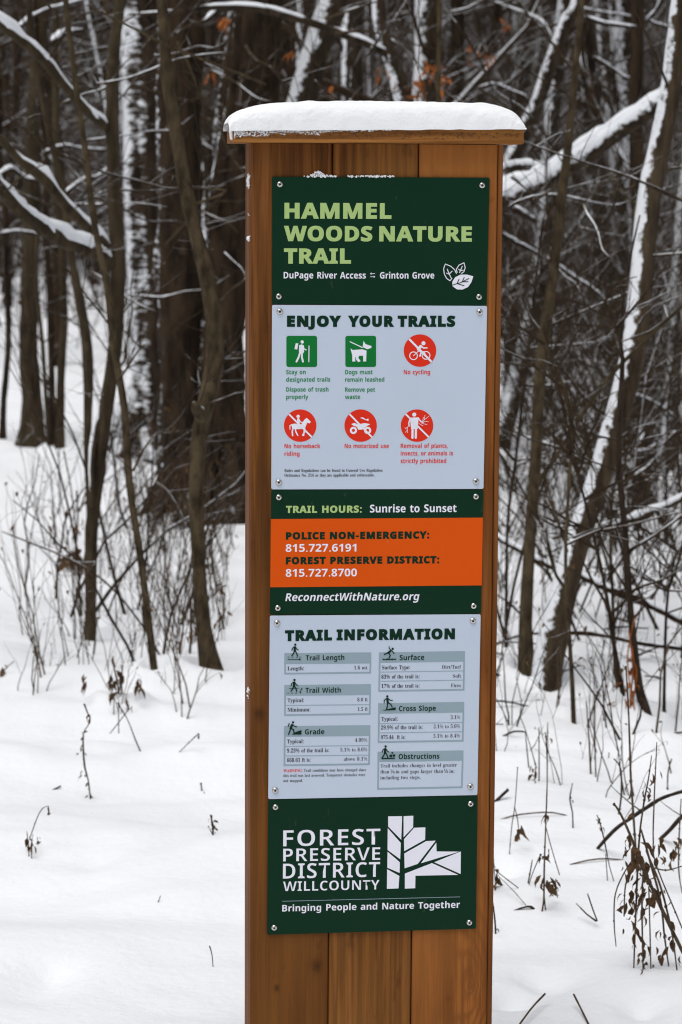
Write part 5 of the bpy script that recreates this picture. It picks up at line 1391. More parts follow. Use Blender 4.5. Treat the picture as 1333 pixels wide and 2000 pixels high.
# ------------------------------------------------------------------ withered plants in the foreground
def plant(label, strokes, leaves=(), mat='stem', base=None, name='dried_plant', cat='plant', group=None, seed=0, leafmat='dead_leaf', depth=.06):
    """strokes: photo polylines; leaves: (px, py, count, spread px, size px)"""
    rng = np.random.default_rng(500 + seed)
    b_ = base or max((q for s_ in strokes for q in s_), key=lambda q: q[1])[:2]
    Y = hit(*b_); r0 = at(b_[0], b_[1], Y)
    o = empty(name, r0); tag(o, label, cat, group)
    sh = np.array(r0)
    for k, s_ in enumerate(strokes):
        a, b2 = rng.normal(0, depth, 2)
        if k == 0: b2 = 0
        P, R = path3(s_, Y + (a if k else 0), Y + b2 * .3, .012, .012, seed + k)
        if s_[-1][1] >= b_[1] - 25 or s_[0][1] >= b_[1] - 25:
            e_i = -1 if s_[-1][1] > s_[0][1] else 0
            q = P[e_i].copy(); q[2] -= .05
            P = np.vstack([P, q[None]]) if e_i else np.vstack([q[None], P]); R = np.append(R, R[-1])
        mb = MB(); tube(mb, P - sh, R, 5, .1, seed)
        for nd in range(max(1, len(P) // 9)):
            i_ = rng.integers(0, len(P)); tube(mb, np.array([P[i_] - sh - [0, 0, R[i_] * 1.5], P[i_] - sh, P[i_] - sh + [0, 0, R[i_] * 1.5]]), [R[i_] * .9, R[i_] * 1.7, R[i_] * .9], 5)
        link('stem', mb.mesh('stem', mat), o)
    if leaves:
        mb = MB()
        for (lx, ly, n, sp_, sz) in leaves:
            for _ in range(n):
                p_ = at(lx + rng.normal(0, sp_ * .55), ly + rng.normal(0, sp_), Y + rng.normal(0, .03))
                leaf(mb, np.array(p_) - sh, sz * Y / FPX * rng.uniform(.6, 1.4), rng, 1.2)
        link('leaves', mb.mesh('leaves', leafmat), o)['kind'] = 'stuff'
    return o


plant('large withered weed clump hung with curled brown leaves at the lower right', [
    [(1200, 1570, 4), (1213, 1590, 5), (1235, 1640, 6), (1248, 1678, 8), (1283, 1755, 8), (1310, 1812, 8), (1345, 1885, 7)],
    [(1272, 1475, 2), (1266, 1520, 3), (1258, 1562, 4), (1250, 1620, 4), (1246, 1680, 5), (1242, 1790, 4), (1237, 1926, 3)],
    [(1252, 1620, 4), (1269, 1680, 5), (1290, 1760, 5), (1298, 1830, 4), (1307, 1893, 3)], [(1262, 1660, 4), (1290, 1730, 5), (1312, 1820, 4), (1323, 1900, 3)],
    [(1256, 1700, 3), (1254, 1780, 4), (1256, 1890, 3)], [(1268, 1730, 3), (1270, 1800, 3), (1272, 1888, 3)], [(1240, 1675, 3), (1222, 1700, 3), (1202, 1745, 3), (1199, 1800, 3), (1203, 1850, 2)],
    [(1283, 1450, 2), (1278, 1560, 3), (1276, 1640, 3), (1282, 1690, 3), (1333, 1815, 3)], [(1260, 1690, 3), (1300, 1700, 3), (1340, 1690, 2)], [(1245, 1690, 3), (1223, 1725, 3), (1219, 1790, 3)]],
    [(1245, 1665, 16, 20, 26), (1228, 1640, 5, 8, 26), (1258, 1700, 8, 16, 22), (1268, 1745, 12, 20, 26), (1250, 1790, 12, 22, 26), (1222, 1690, 5, 12, 24), (1220, 1770, 8, 18, 22), (1285, 1650, 6, 10, 22), (1262, 1555, 5, 10, 20),
     (1265, 1510, 5, 14, 22), (1268, 1850, 10, 26, 16), (1256, 1870, 7, 24, 14), (1300, 1810, 9, 22, 20), (1322, 1880, 4, 14, 16), (1288, 1760, 9, 20, 22), (1240, 1760, 8, 14, 22)], seed=1, base=(1300, 1890))
plant('tall reddish-brown dry stalk above the withered clump', [[(1222, 1300, 3), (1228, 1405, 4), (1232, 1510, 5), (1236, 1570, 5), (1241, 1640, 5), (1244, 1700, 4)]], [(1233, 1545, 3, 8, 22), (1238, 1590, 3, 10, 16)], seed=2, base=(1246, 1735))
plant('loose shreds of orange-brown vine hanging on the crusted sapling', [[(1228, 1230, 3), (1236, 1300, 4), (1232, 1360, 4), (1228, 1415, 3)], [(1240, 1200, 2), (1226, 1290, 3), (1240, 1390, 3)], [(1222, 1280, 2), (1244, 1310, 3), (1230, 1400, 3)], [(1236, 1260, 2), (1242, 1340, 3), (1226, 1400, 3)]],
      [(1233, 1330, 12, 34, 20)], 'orange_leaf', seed=3, name='vine', leafmat='orange_leaf', depth=.01)
plant('upright dead weed with two folded brown leaves right of the post', [[(1066, 1430, 2), (1069, 1500, 2), (1068, 1560, 3), (1065, 1640, 3), (1063, 1700, 4), (1062, 1760, 4), (1056, 1790, 3)], [(1066, 1615, 2), (1078, 1660, 2), (1093, 1710, 2)], [(1062, 1730, 3), (1082, 1722, 3), (1090, 1752, 2)], [(1061, 1740, 3), (1066, 1790, 3)]],
      [(1065, 1585, 3, 5, 24), (1069, 1715, 6, 10, 28), (1066, 1680, 3, 10, 22), (1082, 1735, 6, 12, 18), (1087, 1719, 2, 3, 14)], seed=4)
plant('single curled dark leaf hanging from a bent stalk beside the post', [[(1011, 1500, 2), (1006, 1570, 2), (999, 1620, 2), (993, 1694, 2)], [(1006, 1575, 2), (1012, 1600, 2), (1016, 1640, 2)]], [(1015, 1622, 5, 9, 26)], seed=5, leafmat='dead_leaf')
plant('ragged dark leaf cluster touching the right edge of the post', [[(962, 1640, 2), (966, 1690, 2), (969, 1740, 2)], [(966, 1700, 2), (985, 1715, 2), (1018, 1740, 2)]], [(969, 1712, 8, 10, 28)], seed=6)
plant('dark beaded seed stalk low beside the post', [[(961, 1760, 3), (966, 1800, 4), (968, 1838, 3)]], [(966, 1805, 4, 14, 12)], 'stem_dark', seed=7)
plant('forked dry stalk with a tuft at its tip standing right of the centre gap', [[(1166, 1592, 2), (1174, 1615, 3), (1183, 1655, 3), (1190, 1690, 2), (1200, 1725, 2)], [(1183, 1668, 2), (1187, 1725, 2)], [(1174, 1608, 2), (1165, 1600, 3)]], [(1170, 1604, 4, 8, 14)], 'stem_dark', seed=8)
plant('small Y shaped dark twig standing in the snow above the slanting branch end', [[(1199, 1482, 3), (1212, 1500, 3), (1214, 1540, 4), (1212, 1570, 4), (1207, 1602, 4)], [(1211, 1478, 3), (1211, 1500, 3)]], [], 'stem_dark', seed=9)
plant('dark knobbly twig upright near the right edge', [[(1312, 1482, 3), (1305, 1510, 3), (1304, 1550, 3)]], [(1310, 1486, 2, 4, 12)], 'stem_dark', seed=10)
plant('ragged dead leaves on a thin stalk at the right edge', [[(1330, 1560, 2), (1326, 1640, 3), (1326, 1700, 3), (1333, 1745, 2)]], [(1325, 1680, 9, 24, 24), (1318, 1650, 3, 10, 20)], seed=11)
plant('long wilted seed stalk with dark nodes standing alone in the left snow', [[(165, 1376, 3), (171, 1392, 3), (176, 1402, 3), (171, 1418, 2), (163, 1432, 3), (163, 1470, 4), (166, 1500, 4), (172, 1522, 3), (177, 1562, 3)]],
      [(175, 1402, 3, 4, 12), (163, 1436, 3, 6, 10), (163, 1470, 5, 9, 12), (165, 1505, 5, 9, 12), (174, 1526, 3, 5, 10), (177, 1557, 4, 5, 12)], 'stem_dark', seed=12)
plant('arched dry stalk bowing over a brown leaf at the lower left', [[(95, 1592, 4), (94, 1575, 2), (82, 1580, 2), (72, 1598, 2), (64, 1620, 2), (57, 1640, 2)], [(66, 1628, 2), (63, 1645, 2)], [(52, 1622, 2), (56, 1650, 2)]],
      [(59, 1642, 6, 8, 20), (64, 1655, 3, 5, 16), (78, 1640, 4, 5, 10), (96, 1585, 2, 5, 12)], 'stem_dark', seed=43, base=(60, 1668))
plant('small dark upright twig cluster between the left snow and the post', [[(413, 1590, 3), (417, 1610, 4), (418, 1632, 4)], [(408, 1614, 2), (416, 1630, 2)]], [(417, 1598, 4, 5, 10), (419, 1612, 4, 6, 10)], 'stem_dark', seed=14)
plant('lone thin stalk standing in the open snow left of the post bottom', [[(410, 1847, 3), (415, 1865, 2), (417, 1892, 2)]], [], 'stem', seed=15)
plant('tiny forked stub in the snow left of the post', [[(393, 1530, 3), (395, 1548, 3)], [(393, 1532, 2), (399, 1549, 2)]], [], 'stem_dark', seed=16)
plant('short stub of a twig in the open snow at the lower left', [[(313, 1749, 2), (309, 1761, 2)]], [], 'stem_dark', seed=17)
plant('slanting dead stalk below the left thicket', [[(230, 1372, 3), (250, 1405, 2), (266, 1446, 3), (279, 1476, 3)], [(255, 1382, 2), (235, 1408, 2), (216, 1432, 2)], [(233, 1372, 2), (233, 1432, 2)]], [(255, 1382, 2, 3, 10)], 'stem_dark', seed=18)
plant('bent straw-coloured stalk beside the post below the slim tree', [[(389, 1432, 3), (370, 1450, 2), (350, 1470, 2), (334, 1486, 2)], [(390, 1432, 2), (389, 1442, 3)]], [(390, 1434, 2, 3, 10)], 'stem_dark', seed=19)
plant('broad dead leaf bunch at the foot of the left thicket', [[(222, 1295, 3), (230, 1330, 4), (235, 1368, 4)], [(240, 1300, 3), (238, 1360, 3)]], [(229, 1335, 22, 20, 24), (242, 1362, 7, 7, 22), (275, 1336, 7, 10, 22), (170, 1334, 6, 9, 20)], 'stem', seed=20, base=(236, 1372))
plant('rusty leaf curled at the left edge of the photo', [[(28, 1292, 2), (10, 1308, 2), (4, 1320, 2)]], [(6, 1306, 6, 6, 20)], 'stem', seed=21)
plant('brown leaf tangle halfway up the left thicket', [[(150, 960, 3), (152, 1020, 4), (146, 1085, 4), (140, 1115, 3)], [(125, 880, 3), (140, 960, 3), (150, 1050, 4)]], [(143, 1090, 26, 14, 26), (152, 1040, 8, 18, 18)], 'stem', seed=22, base=(142, 1120))
plant('orange leaves clinging beside the slim bent tree', [[(420, 1160, 2), (430, 1148, 3), (443, 1143, 3)], [(375, 1220, 2), (374, 1250, 3)]], [(432, 1148, 4, 6, 22), (373, 1228, 5, 10, 22), (440, 1200, 5, 16, 16)], 'stem', seed=23, base=(410, 1320))
plant('tiny beaded twig tip in the snow right of the post', [[(1134, 1826, 3), (1135, 1839, 3)]], [], 'stem_dark', seed=24)
plant('pair of crossing thin stalks beside the post above the short arched stick', [[(1041, 1678, 2), (1036, 1706, 3), (1031, 1733, 3)], [(1056, 1668, 3), (1042, 1700, 2), (1031, 1733, 2)]], [(1056, 1672, 3, 5, 12)], 'stem_dark', seed=25)
plant('thin pale stalk with dark nodes right of the arched stick', [[(1118, 1530, 2), (1113, 1560, 3), (1118, 1585, 3), (1119, 1616, 3)]], [(1114, 1560, 2, 4, 10)], 'stem_dark', seed=26)
plant('snow capped tuft of stalks under the arched stick', [[(1015, 1396, 2), (1025, 1420, 2), (1040, 1470, 2), (1048, 1500, 3)], [(1053, 1420, 2), (1053, 1510, 3)], [(1027, 1428, 2), (1034, 1500, 3)], [(1070, 1410, 2), (1069, 1480, 3), (1069, 1530, 2)]], [(1045, 1506, 7, 8, 16), (1067, 1432, 3, 6, 10)], 'stem_dark', seed=27)
plant('pair of slender twin stalks in the open snow right of centre', [[(1145, 1370, 2), (1149, 1420, 3), (1152, 1470, 4), (1154, 1515, 4)], [(1164, 1360, 2), (1163, 1430, 3), (1165, 1515, 3)], [(1147, 1400, 2), (1160, 1450, 2), (1166, 1470, 2)]], [], 'stem', seed=28)
plant('triangular rusty leaf standing in the snow at the right', [[(1191, 1472, 2), (1189, 1489, 2)]], [(1189, 1482, 3, 3, 18)], 'stem', seed=29)


# ------------------------------------------------------------------ ordinary weeds, repeated over the snow
def copy_thing(src, loc, rz, sc, label=None):
    c_ = src.copy(); COL.objects.link(c_); c_.location = loc; c_.rotation_euler = (0, 0, rz); c_.scale = (sc,) * 3
    if label: c_['label'] = label
    for ch in list(src.children):
        d = ch.copy(); COL.objects.link(d); d.parent = c_
        for g_ in ch.children:
            e = g_.copy(); COL.objects.link(e); e.parent = d
    return c_


MARKS = [(-400, 30, 'at the left edge of the photo'), (30, 100, 'by the stout far left trunk'), (100, 150, 'by the narrow far left trunk'), (150, 200, 'left of the crooked tree'), (200, 245, 'close by the crooked tree'), (245, 325, 'by the massive plastered trunk'),
         (325, 395, 'by the broad furrowed trunk'), (395, 488, 'just left of the post'), (488, 600, 'behind the left third of the cap'), (600, 700, 'behind the middle of the cap'), (700, 800, 'behind the forked tree at the cap'),
         (800, 880, 'by the thin tan pole behind the cap'), (880, 990, 'behind the right end of the cap'), (990, 1040, 'just right of the post'), (1040, 1110, 'by the paired trunks'), (1110, 1180, 'right of the paired trunks'),
         (1180, 1240, 'by the crusted sapling'), (1240, 1300, 'by the snow ribboned leaning tree'), (1300, 1800, 'at the right edge of the photo')]


def place(o, text_):
    x, y = o.location.x, o.location.y
    px = 666 + x / y * FPX
    w_ = next(m_[2] for m_ in MARKS if m_[0] <= px < m_[1])
    if o['category'] == 'tree':
        dist = ', near' if y < 22 else (', farther in' if y < 34 else ', far back')
        o['label'] = text_ + ' ' + w_ + dist
    else:
        py = 350 + 1.6 / y * FPX
        dist = 'low' if py > 1330 else ('halfway up' if py > 1080 else 'far back')
        o['label'] = text_ + ' ' + w_ + ', ' + dist


for o in LATER:
    place(o, o['label'])


def scatter(proto_fn, nproto, spots, group, smin=.75, smax=1.25, seed=0):
    rng = np.random.default_rng(700 + seed)
    protos = []; base_label = []
    for k, (x, y) in enumerate(spots):
        loc = (x, y, float(ground(x, y)) - .01)
        if k < nproto:
            o = proto_fn(np.random.default_rng(900 + seed * 31 + k)); o.location = loc; o['group'] = group; protos.append(o)
            base_label.append(o['label']); place(o, o['label'])
        else:
            w_ = rng.integers(0, len(protos)); c_ = copy_thing(protos[w_], loc, rng.uniform(0, 6.28), rng.uniform(smin, smax))
            place(c_, base_label[w_])


def weed(rng):
    o = empty('weed', (0, 0, 0)); tag(o, rng.choice(['thin', 'slender', 'wispy']) + ' withered weed', 'weed')
    mb = MB(); tips = []
    for k in range(rng.integers(1, 4)):
        grow(mb, rng.normal(0, .02, 3) * [1, 1, 0], rng.normal(0, .16, 3) + [0, 0, 1], rng.uniform(.15, .62), rng.uniform(.0016, .0032), 1, rng, .5, 4, .02, rng.integers(1, 4), 7, 0, tips)
    link('stem', mb.mesh('stem', 'stem_dark' if rng.random() < .5 else 'stem'), o)
    mb = MB()
    for (p_, d_) in tips:
        if rng.random() < .55: leaf(mb, p_, rng.uniform(.012, .032), rng, 1)
    if mb.n: link('leaves', mb.mesh('leaves', 'dead_leaf'), o)['kind'] = 'stuff'
    return o


def spots_px(n, fx, ylo, yhi, rng, ok=None, low=True):
    """random ground places between depths ylo..yhi, fx(rng) giving the sideways fraction of the view (-1..1)"""
    out = []
    while len(out) < n:
        y = math.sqrt(rng.uniform(ylo ** 2, yhi ** 2)); f_ = fx(rng); x = f_ * .13 * y
        if ok and not ok(x, y, f_): continue
        if low and -.33 < f_ < .45: continue
        out.append((x, y))
    return out


r_ = np.random.default_rng(21)
scatter(weed, 14, spots_px(150, lambda r: r.uniform(-.95, -.2) if r.random() < .5 else r.normal(-.55, .2), 7.7, 12.5, r_, lambda x, y, f: f < -.2 and not (f < -.62 and y > 9.2 and r_.random() < .8) and not (y < 8.2 and r_.random() < .5)), 'withered weeds in the snow left of the post', .4, 1.1, seed=1)
scatter(weed, 14, spots_px(150, lambda r: r.uniform(.36, 1.1), 6.6, 14, r_), 'withered weeds in the snow right of the post', .45, 1.2, seed=2)


def shrub(rng, h=2.0, nst=7, mat='twig_frost', label='leafless frosted shrub', name='shrub', lev=2, kids=6, leaves=0):
    o = empty(name, (0, 0, 0)); tag(o, label, 'shrub')
    for k in range(nst):
        mb = MB(); tips = []
        a = rng.uniform(0, 6.28); d = np.array([math.cos(a) * .5, math.sin(a) * .5, rng.uniform(.6, 1.4)])
        grow(mb, (rng.normal(0, .08), rng.normal(0, .08), -.03), d, h * rng.uniform(.6, 1.15), rng.uniform(.003, .008), lev, rng, .55, 4, .04, kids, 7, .05, tips)
        link('stem', mb.mesh('stem', mat), o)
        if leaves:
            mb = MB()
            for (p_, d_) in tips:
                if rng.random() < leaves: leaf(mb, p_, rng.uniform(.02, .045), rng, 1)
            if mb.n: link('leaves', mb.mesh('leaves', 'dead_leaf'), o)['kind'] = 'stuff'
    return o


scatter(lambda r: shrub(r, 1.9, 4, mat='twig_frost' if r.random() < .35 else 'twig', kids=4), 12, spots_px(48, lambda r: r.uniform(.42, 1.15), 8.8, 15, r_), 'frosted shrubs right of the post', .7, 1.3, 3)
scatter(lambda r: shrub(r, 1.0, 3, 'stem_dark', label='low bare shrub', kids=3, leaves=.02), 6, spots_px(8, lambda r: r.uniform(-.85, -.3), 8.6, 12.5, r_), 'bare shrubs left of the post', .6, 1.2, 4)
scatter(lambda r: shrub(r, 2.2, 5, label='tall frosted shrub', kids=6, leaves=.02), 8, spots_px(75, lambda r: r.uniform(-.2, 1.2), 15, 34, r_), 'frosted shrubs deeper in the wood', .8, 1.6, 5)
scatter(lambda r: shrub(r, 1.6, 4, label='small frosty shrub', kids=4), 6, spots_px(16, lambda r: r.uniform(-1.2, -.1), 19, 36, r_), 'frosted shrubs beyond the left bank', .7, 1.3, 6)


def wood_tree(rng):
    o = empty('tree', (0, 0, 0)); tag(o, 'bare slender tree', 'tree')
    h = rng.uniform(7, 9); r0 = rng.uniform(.025, .085); lean = rng.normal(0, .07, 2)
    o['label'] = ('stout' if r0 > .065 else 'slender' if r0 > .045 else 'thin') + ' bare tree'
    n = 26
    L = np.linspace(0, h, n); ph = rng.uniform(0, 100)
    P = np.stack([lean[0] * L + .25 * vn(L / 1.6 + ph, L * 0, 1), lean[1] * L + .2 * vn(L / 1.8 + ph, L * 0 + 5, 2), L - .1], 1)
    R = r0 * (1 - .55 * L / h) * (1 + .3 * np.exp(-L / .2))
    mb = MB(); tube(mb, P, R, 9, .12, int(ph))
    link('trunk', mb.mesh('trunk', 'bark_plaster' if rng.random() < .15 else 'bark_sparse'), o)
    mb = MB()
    for k in range(24):
        f_ = rng.uniform(.1, 1); i_ = int(f_ * (n - 1)); d = rng.normal(0, 1, 3); d[2] = abs(d[2]) * .5 + .35
        grow(mb, P[i_], d, rng.uniform(.8, 2.2) * (1.1 - f_ * .5), R[i_] * rng.uniform(.2, .45), 2, rng, .5, 4, .04, 5, 6)
    link('branches', mb.mesh('branches', 'far_twig' if rng.random() < .6 else 'twig_frost'), o)['kind'] = 'stuff'
    return o


def clear(x, y, f):
    return not (f < -.2 and y < 21) and y > 12.5


scatter(wood_tree, 10, spots_px(95, lambda r: r.uniform(-1.25, 1.25), 13.5, 46, r_, clear, False), 'slender trees in the wood behind', .8, 1.25, 7)

# orange oak leaves still hanging on thin boughs
plant('thin bough with rusty orange oak leaves hanging above the right half of the cap', [[(1000, 60, 3), (940, 110, 4), (880, 135, 4), (820, 160, 4), (760, 185, 3)], [(880, 135, 3), (846, 120, 2), (830, 128, 2)], [(930, 112, 3), (938, 90, 2), (950, 78, 2)]],
      [(843, 130, 7, 9, 24), (820, 165, 14, 16, 24), (870, 155, 7, 12, 22), (740, 150, 7, 12, 20), (950, 105, 7, 12, 22), (925, 100, 5, 10, 20), (985, 45, 5, 10, 18), (780, 172, 4, 8, 18), (650, 180, 3, 5, 20), (575, 105, 3, 6, 20)], 'stem_dark', seed=40, name='bough', cat='branch', leafmat='orange_leaf', depth=.2, base=(880, 1050))
plant('few orange leaves clinging to a twig near the upper left of the cap', [[(470, 30, 3), (445, 36, 3), (425, 42, 2)]], [(443, 42, 8, 8, 22), (413, 150, 4, 8, 20)], 'stem_dark', seed=41, name='bough', cat='branch', leafmat='orange_leaf', depth=.1, base=(470, 1050))


# snow dusted boughs of the wood behind, crossing between the trunks
for k, (lab, pts_, Yb, w_) in enumerate([
    ('slim white-topped bough rising to the top edge at the upper left', [(28, 62), (60, 35), (95, 18), (140, 6), (190, -10)], 12, 9),
    ('short thick snowy bough end beside the crooked tree at the upper left', [(100, 85), (118, 70), (140, 62), (165, 60)], 12, 13),
    ('snowy bough low behind the lowest laden bough at the left edge', [(-10, 350), (20, 330), (45, 345), (90, 360), (110, 372)], 13, 11),
    ('pale bough slanting up right under the middle laden bough', [(125, 380), (165, 350), (190, 345), (215, 325)], 13, 8),
    ('level snow lined branch crossing behind the lowest laden bough', [(0, 458), (35, 452), (90, 460), (130, 470)], 14, 7),
    ('thin snowy branch rising right between the left trunks', [(85, 300), (120, 285), (160, 290), (215, 293)], 14, 8),
    ('short white branch sloping down right of the massive trunk', [(372, 118), (400, 125), (430, 140), (452, 152)], 13, 7),
    ('level white bough with a round snowy end at the upper right', [(1143, 35), (1175, 45), (1210, 50), (1246, 53)], 12, 10),
    ('parallel white bough just above the round ended one', [(1120, 14), (1160, 22), (1205, 28), (1240, 34)], 14, 7),
    ('white bough dropping from the top edge between the right trunks', [(1300, -15), (1285, 20), (1268, 40), (1310, 55)], 13, 9),
    ('arched white branch just above the right end of the cap', [(935, 172), (965, 165), (1000, 178), (1028, 190), (1036, 215)], 13, 7),
    ('long pale twig sloping down right in the upper right wood', [(1160, 112), (1190, 130), (1220, 150), (1245, 155)], 13, 7),
    ('snowy branch sloping down behind the upright slim trunk right of the post', [(980, 458), (1010, 475), (1040, 490), (1060, 505)], 11, 10),
    ('snowy branch just below the big diagonal bough', [(1005, 410), (1025, 420), (1045, 432)], 11, 14),
    ('long frosted branch falling right across the thicket right of the post', [(1070, 505), (1120, 540), (1165, 570), (1190, 600)], 11, 8),
    ('snowy log end lying across the thicket right of the leaning tree', [(1205, 912), (1225, 918), (1245, 922)], 12, 20),
    ('white forked branch behind the straight dark trunk at the right', [(1333, 835), (1290, 868), (1245, 880), (1262, 840)], 11, 7),
    ('white branch sloping to the right edge above the forked one', [(1230, 770), (1260, 778), (1300, 800), (1340, 835)], 12, 7),
    ('thin white branch rising right behind the paired trunks', [(1060, 870), (1090, 850), (1120, 835), (1160, 822)], 11, 6),
    ('frosted leaning branch deep behind the paired trunks', [(1120, 600), (1150, 640), (1180, 690), (1200, 720)], 14, 11)]):
    stick(lab, [(x_, y_, w_ * (1 - .12 * i_)) for i_, (x_, y_) in enumerate(pts_)], Yb, .3, 'bark_sparse', .95, name='bough', cat='branch', n=5, seed=60 + k, gap=0)

rngb = np.random.default_rng(5150)
HOW = ['fine', 'thin', 'wispy', 'slender']; DIRN = ['rising rightward', 'falling rightward']


def whip(px0, px1, py0, py1, Ylo, Yhi, mats, grp, n):
    for k in range(n):
        x0, y0 = rngb.uniform(px0, px1), rngb.uniform(py0, py1); a = rngb.uniform(-1.2, 1.2); L_ = rngb.uniform(90, 300)
        up_ = a < 0; q = []
        for i_ in range(6):
            q.append((x0 + L_ * i_ / 5 * math.cos(a), y0 + L_ * i_ / 5 * math.sin(a), rngb.uniform(3, 6.5) * (1 - i_ * .13))); a += rngb.normal(0, .07)
        o = stick(HOW[k % 4] + ' twig ' + DIRN[0 if up_ else 1], q, rngb.uniform(Ylo, Yhi), rngb.normal(0, .3), mats[k % len(mats)], .75 if k % 3 == 1 else 0, name='bough', cat='branch', n=5, group=grp, seed=200 + k, gap=.1)
        place(o, o['label'])


whip(985, 1300, 260, 1050, 8.2, 11.5, ['stem_dark', 'bark_grey', 'stem_dark', 'bark_olive'], 'twigs crossing the thicket right of the post', 34)
whip(-20, 440, 0, 640, 8.5, 12, ['stem_dark', 'bark_grey'], 'twigs crossing the wood at the upper left', 30)
whip(480, 980, 10, 180, 9, 12, ['stem_dark', 'bark_grey'], 'twigs crossing the wood above the cap', 12)

# where several repeats share a description, say which one by its order from the left
same = {}
for o in bpy.data.objects:
    if o.parent is None and 'label' in o and 'group' in o:
        same.setdefault(o['label'], []).append(o)
ORD = ['leftmost', 'second from left', 'third from left', 'fourth from left', 'fifth from left', 'sixth from left', 'seventh from left', 'eighth from left', 'ninth from left', 'tenth from left', 'eleventh from left', 'twelfth from left']
for lab, os_ in same.items():
    if len(os_) > 1:
        os_.sort(key=lambda o: o.location.x / o.location.y)
        for k, o in enumerate(os_):
            o['label'] = lab + ', ' + ('rightmost' if k == len(os_) - 1 else ORD[k] if k < len(ORD) else '%dth from left' % (k + 1))


# ------------------------------------------------------------------ the far wood: one mass
def gn_scatter(name, protos, pts, rots, scls, kinds, label):
    me = bpy.data.meshes.new(name)
    me.from_pydata([tuple(p_) for p_ in pts], [], [])
    for an, ty, data in (('rot', 'FLOAT_VECTOR', np.asarray(rots, np.float32)), ('scl', 'FLOAT', np.asarray(scls, np.float32)), ('kindno', 'INT', np.asarray(kinds, np.int32))):
        at_ = me.attributes.new(an, ty, 'POINT')
        at_.data.foreach_set('vector' if ty == 'FLOAT_VECTOR' else 'value', data.ravel())
    o = link(name, me)
    tree_ = bpy.data.node_groups.new(name, 'GeometryNodeTree')
    tree_.interface.new_socket('Geometry', in_out='INPUT', socket_type='NodeSocketGeometry')
    tree_.interface.new_socket('Geometry', in_out='OUTPUT', socket_type='NodeSocketGeometry')
    gi = tree_.nodes.new('NodeGroupInput'); go = tree_.nodes.new('NodeGroupOutput'); jn = tree_.nodes.new('GeometryNodeJoinGeometry')

    def attr(nm, ty):
        a = tree_.nodes.new('GeometryNodeInputNamedAttribute'); a.data_type = ty; a.inputs['Name'].default_value = nm
        return a.outputs['Attribute']
    for k, pr in enumerate(protos):
        ip = tree_.nodes.new('GeometryNodeInstanceOnPoints'); oi = tree_.nodes.new('GeometryNodeObjectInfo'); oi.inputs['Object'].default_value = pr
        cmp_ = tree_.nodes.new('FunctionNodeCompare'); cmp_.data_type = 'INT'; cmp_.operation = 'EQUAL'
        ia = [s_ for s_ in cmp_.inputs if s_.type == 'INT']
        tree_.links.new(attr('kindno', 'INT'), ia[0]); ia[1].default_value = k
        tree_.links.new(gi.outputs[0], ip.inputs['Points']); tree_.links.new(cmp_.outputs[0], ip.inputs['Selection'])
        tree_.links.new(oi.outputs['Geometry'], ip.inputs['Instance'])
        tree_.links.new(attr('rot', 'FLOAT_VECTOR'), ip.inputs['Rotation']); tree_.links.new(attr('scl', 'FLOAT'), ip.inputs['Scale'])
        tree_.links.new(ip.outputs[0], jn.inputs[0])
    tree_.links.new(jn.outputs[0], go.inputs[0])
    md = o.modifiers.new('scatter', 'NODES'); md.node_group = tree_
    tag(o, label, kind='stuff')
    return o


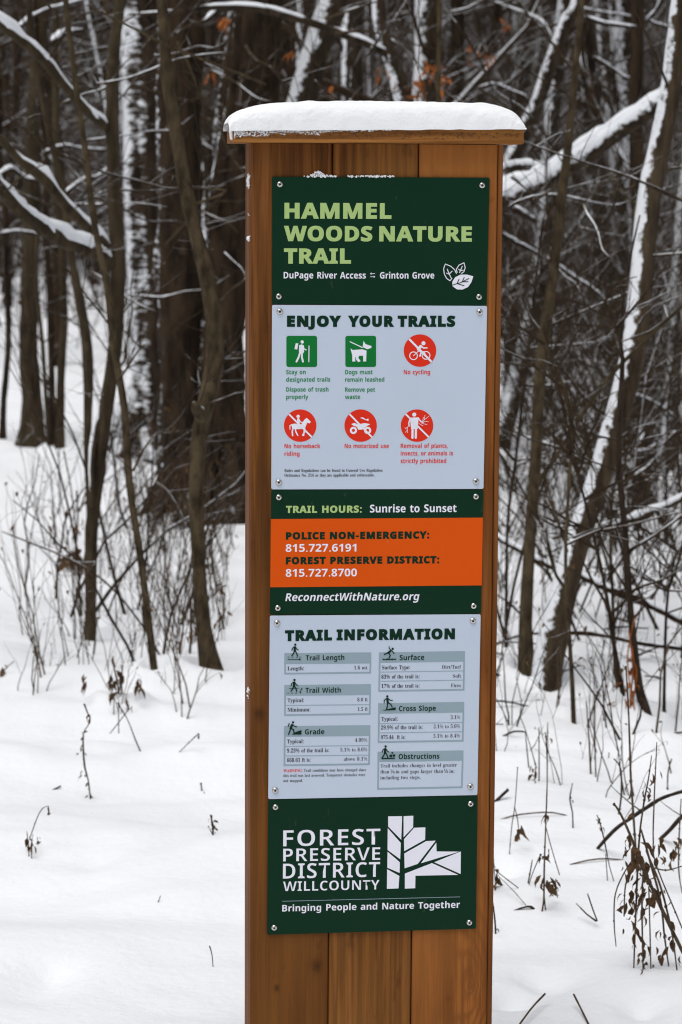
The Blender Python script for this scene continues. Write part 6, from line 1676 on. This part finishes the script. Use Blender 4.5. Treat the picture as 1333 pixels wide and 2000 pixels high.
def proto_tree(seed):
    rng = np.random.default_rng(seed)
    mb = MB(); h = rng.uniform(11, 15); n = 20; L = np.linspace(0, h, n)
    P = np.stack([.5 * vn(L / 2 + seed, L * 0, 1) + rng.normal(0, .05) * L, .4 * vn(L / 2 + seed, L * 0 + 3, 2), L - .2], 1)
    R = rng.uniform(.06, .2) * (1 - .6 * L / h)
    tube(mb, P, R, 7, .1, seed)
    for k in range(34):
        i_ = rng.integers(2, n); d = rng.normal(0, 1, 3); d[2] = abs(d[2]) * .5 + .3
        grow(mb, P[i_], d, rng.uniform(1.2, 3), R[i_] * .4, 2, rng, .55, 3, .03, 6, 5)
    o = bpy.data.objects.new('far_tree_source', mb.mesh('far_tree', 'far_twig'))
    return o


def proto_brush(seed, leaves=0.0):
    rng = np.random.default_rng(seed)
    mb = MB(); lb = MB(); tips = []
    for k in range(12):
        a = rng.uniform(0, 6.28)
        grow(mb, (rng.normal(0, .5), rng.normal(0, .5), -.1), (math.cos(a) * .5, math.sin(a) * .5, 1), rng.uniform(1.5, 3.2), rng.uniform(.008, .016), 2, rng, .6, 3, .02, 6, 5, .05, tips)
    me = mb.mesh('far_brush', 'far_twig')
    if leaves:
        for p_, d_ in tips:
            if rng.random() < leaves: leaf(mb, p_, rng.uniform(.08, .14), rng, 1)
        nq = len(me.polygons)
        me = mb.mesh('far_brush_leafy', 'far_twig'); me.materials.append(M['dead_leaf'])
        mi = np.zeros(len(me.polygons), np.int32); mi[nq:] = 1
        me.polygons.foreach_set('material_index', mi)
    return bpy.data.objects.new('far_brush_source', me)


protos = [proto_tree(s_) for s_ in (31, 32, 33, 34)] + [proto_brush(41), proto_brush(42), proto_brush(43, .12)]
rg = np.random.default_rng(77)
pts, rots, scls, kinds = [], [], [], []
for k in range(620):
    y = 44 + 170 * rg.random() ** 1.2; x = rg.uniform(-1.3, 1.3) * .13 * y
    pts.append((x, y, float(ground(x, y)))); rots.append((rg.normal(0, .05), rg.normal(0, .05), rg.uniform(0, 6.28))); scls.append(rg.uniform(.7, 1.3)); kinds.append(int(rg.integers(0, 4)))
for k in range(1500):
    y = 32 + 150 * rg.random() ** 1.3; f_ = rg.uniform(-1.3, 1.3)
    if f_ < -.25 and y < 80 and rg.random() < .93: continue
    x = f_ * .13 * y
    pts.append((x, y, float(ground(x, y)))); rots.append((0, 0, rg.uniform(0, 6.28))); scls.append(rg.uniform(.6, 1.2) * (1 + y / 120)); kinds.append(4 + int(rg.integers(0, 3)))
gn_scatter('far_woods', protos, pts, rots, scls, kinds, 'far wood of bare trees and brush closing off the view')
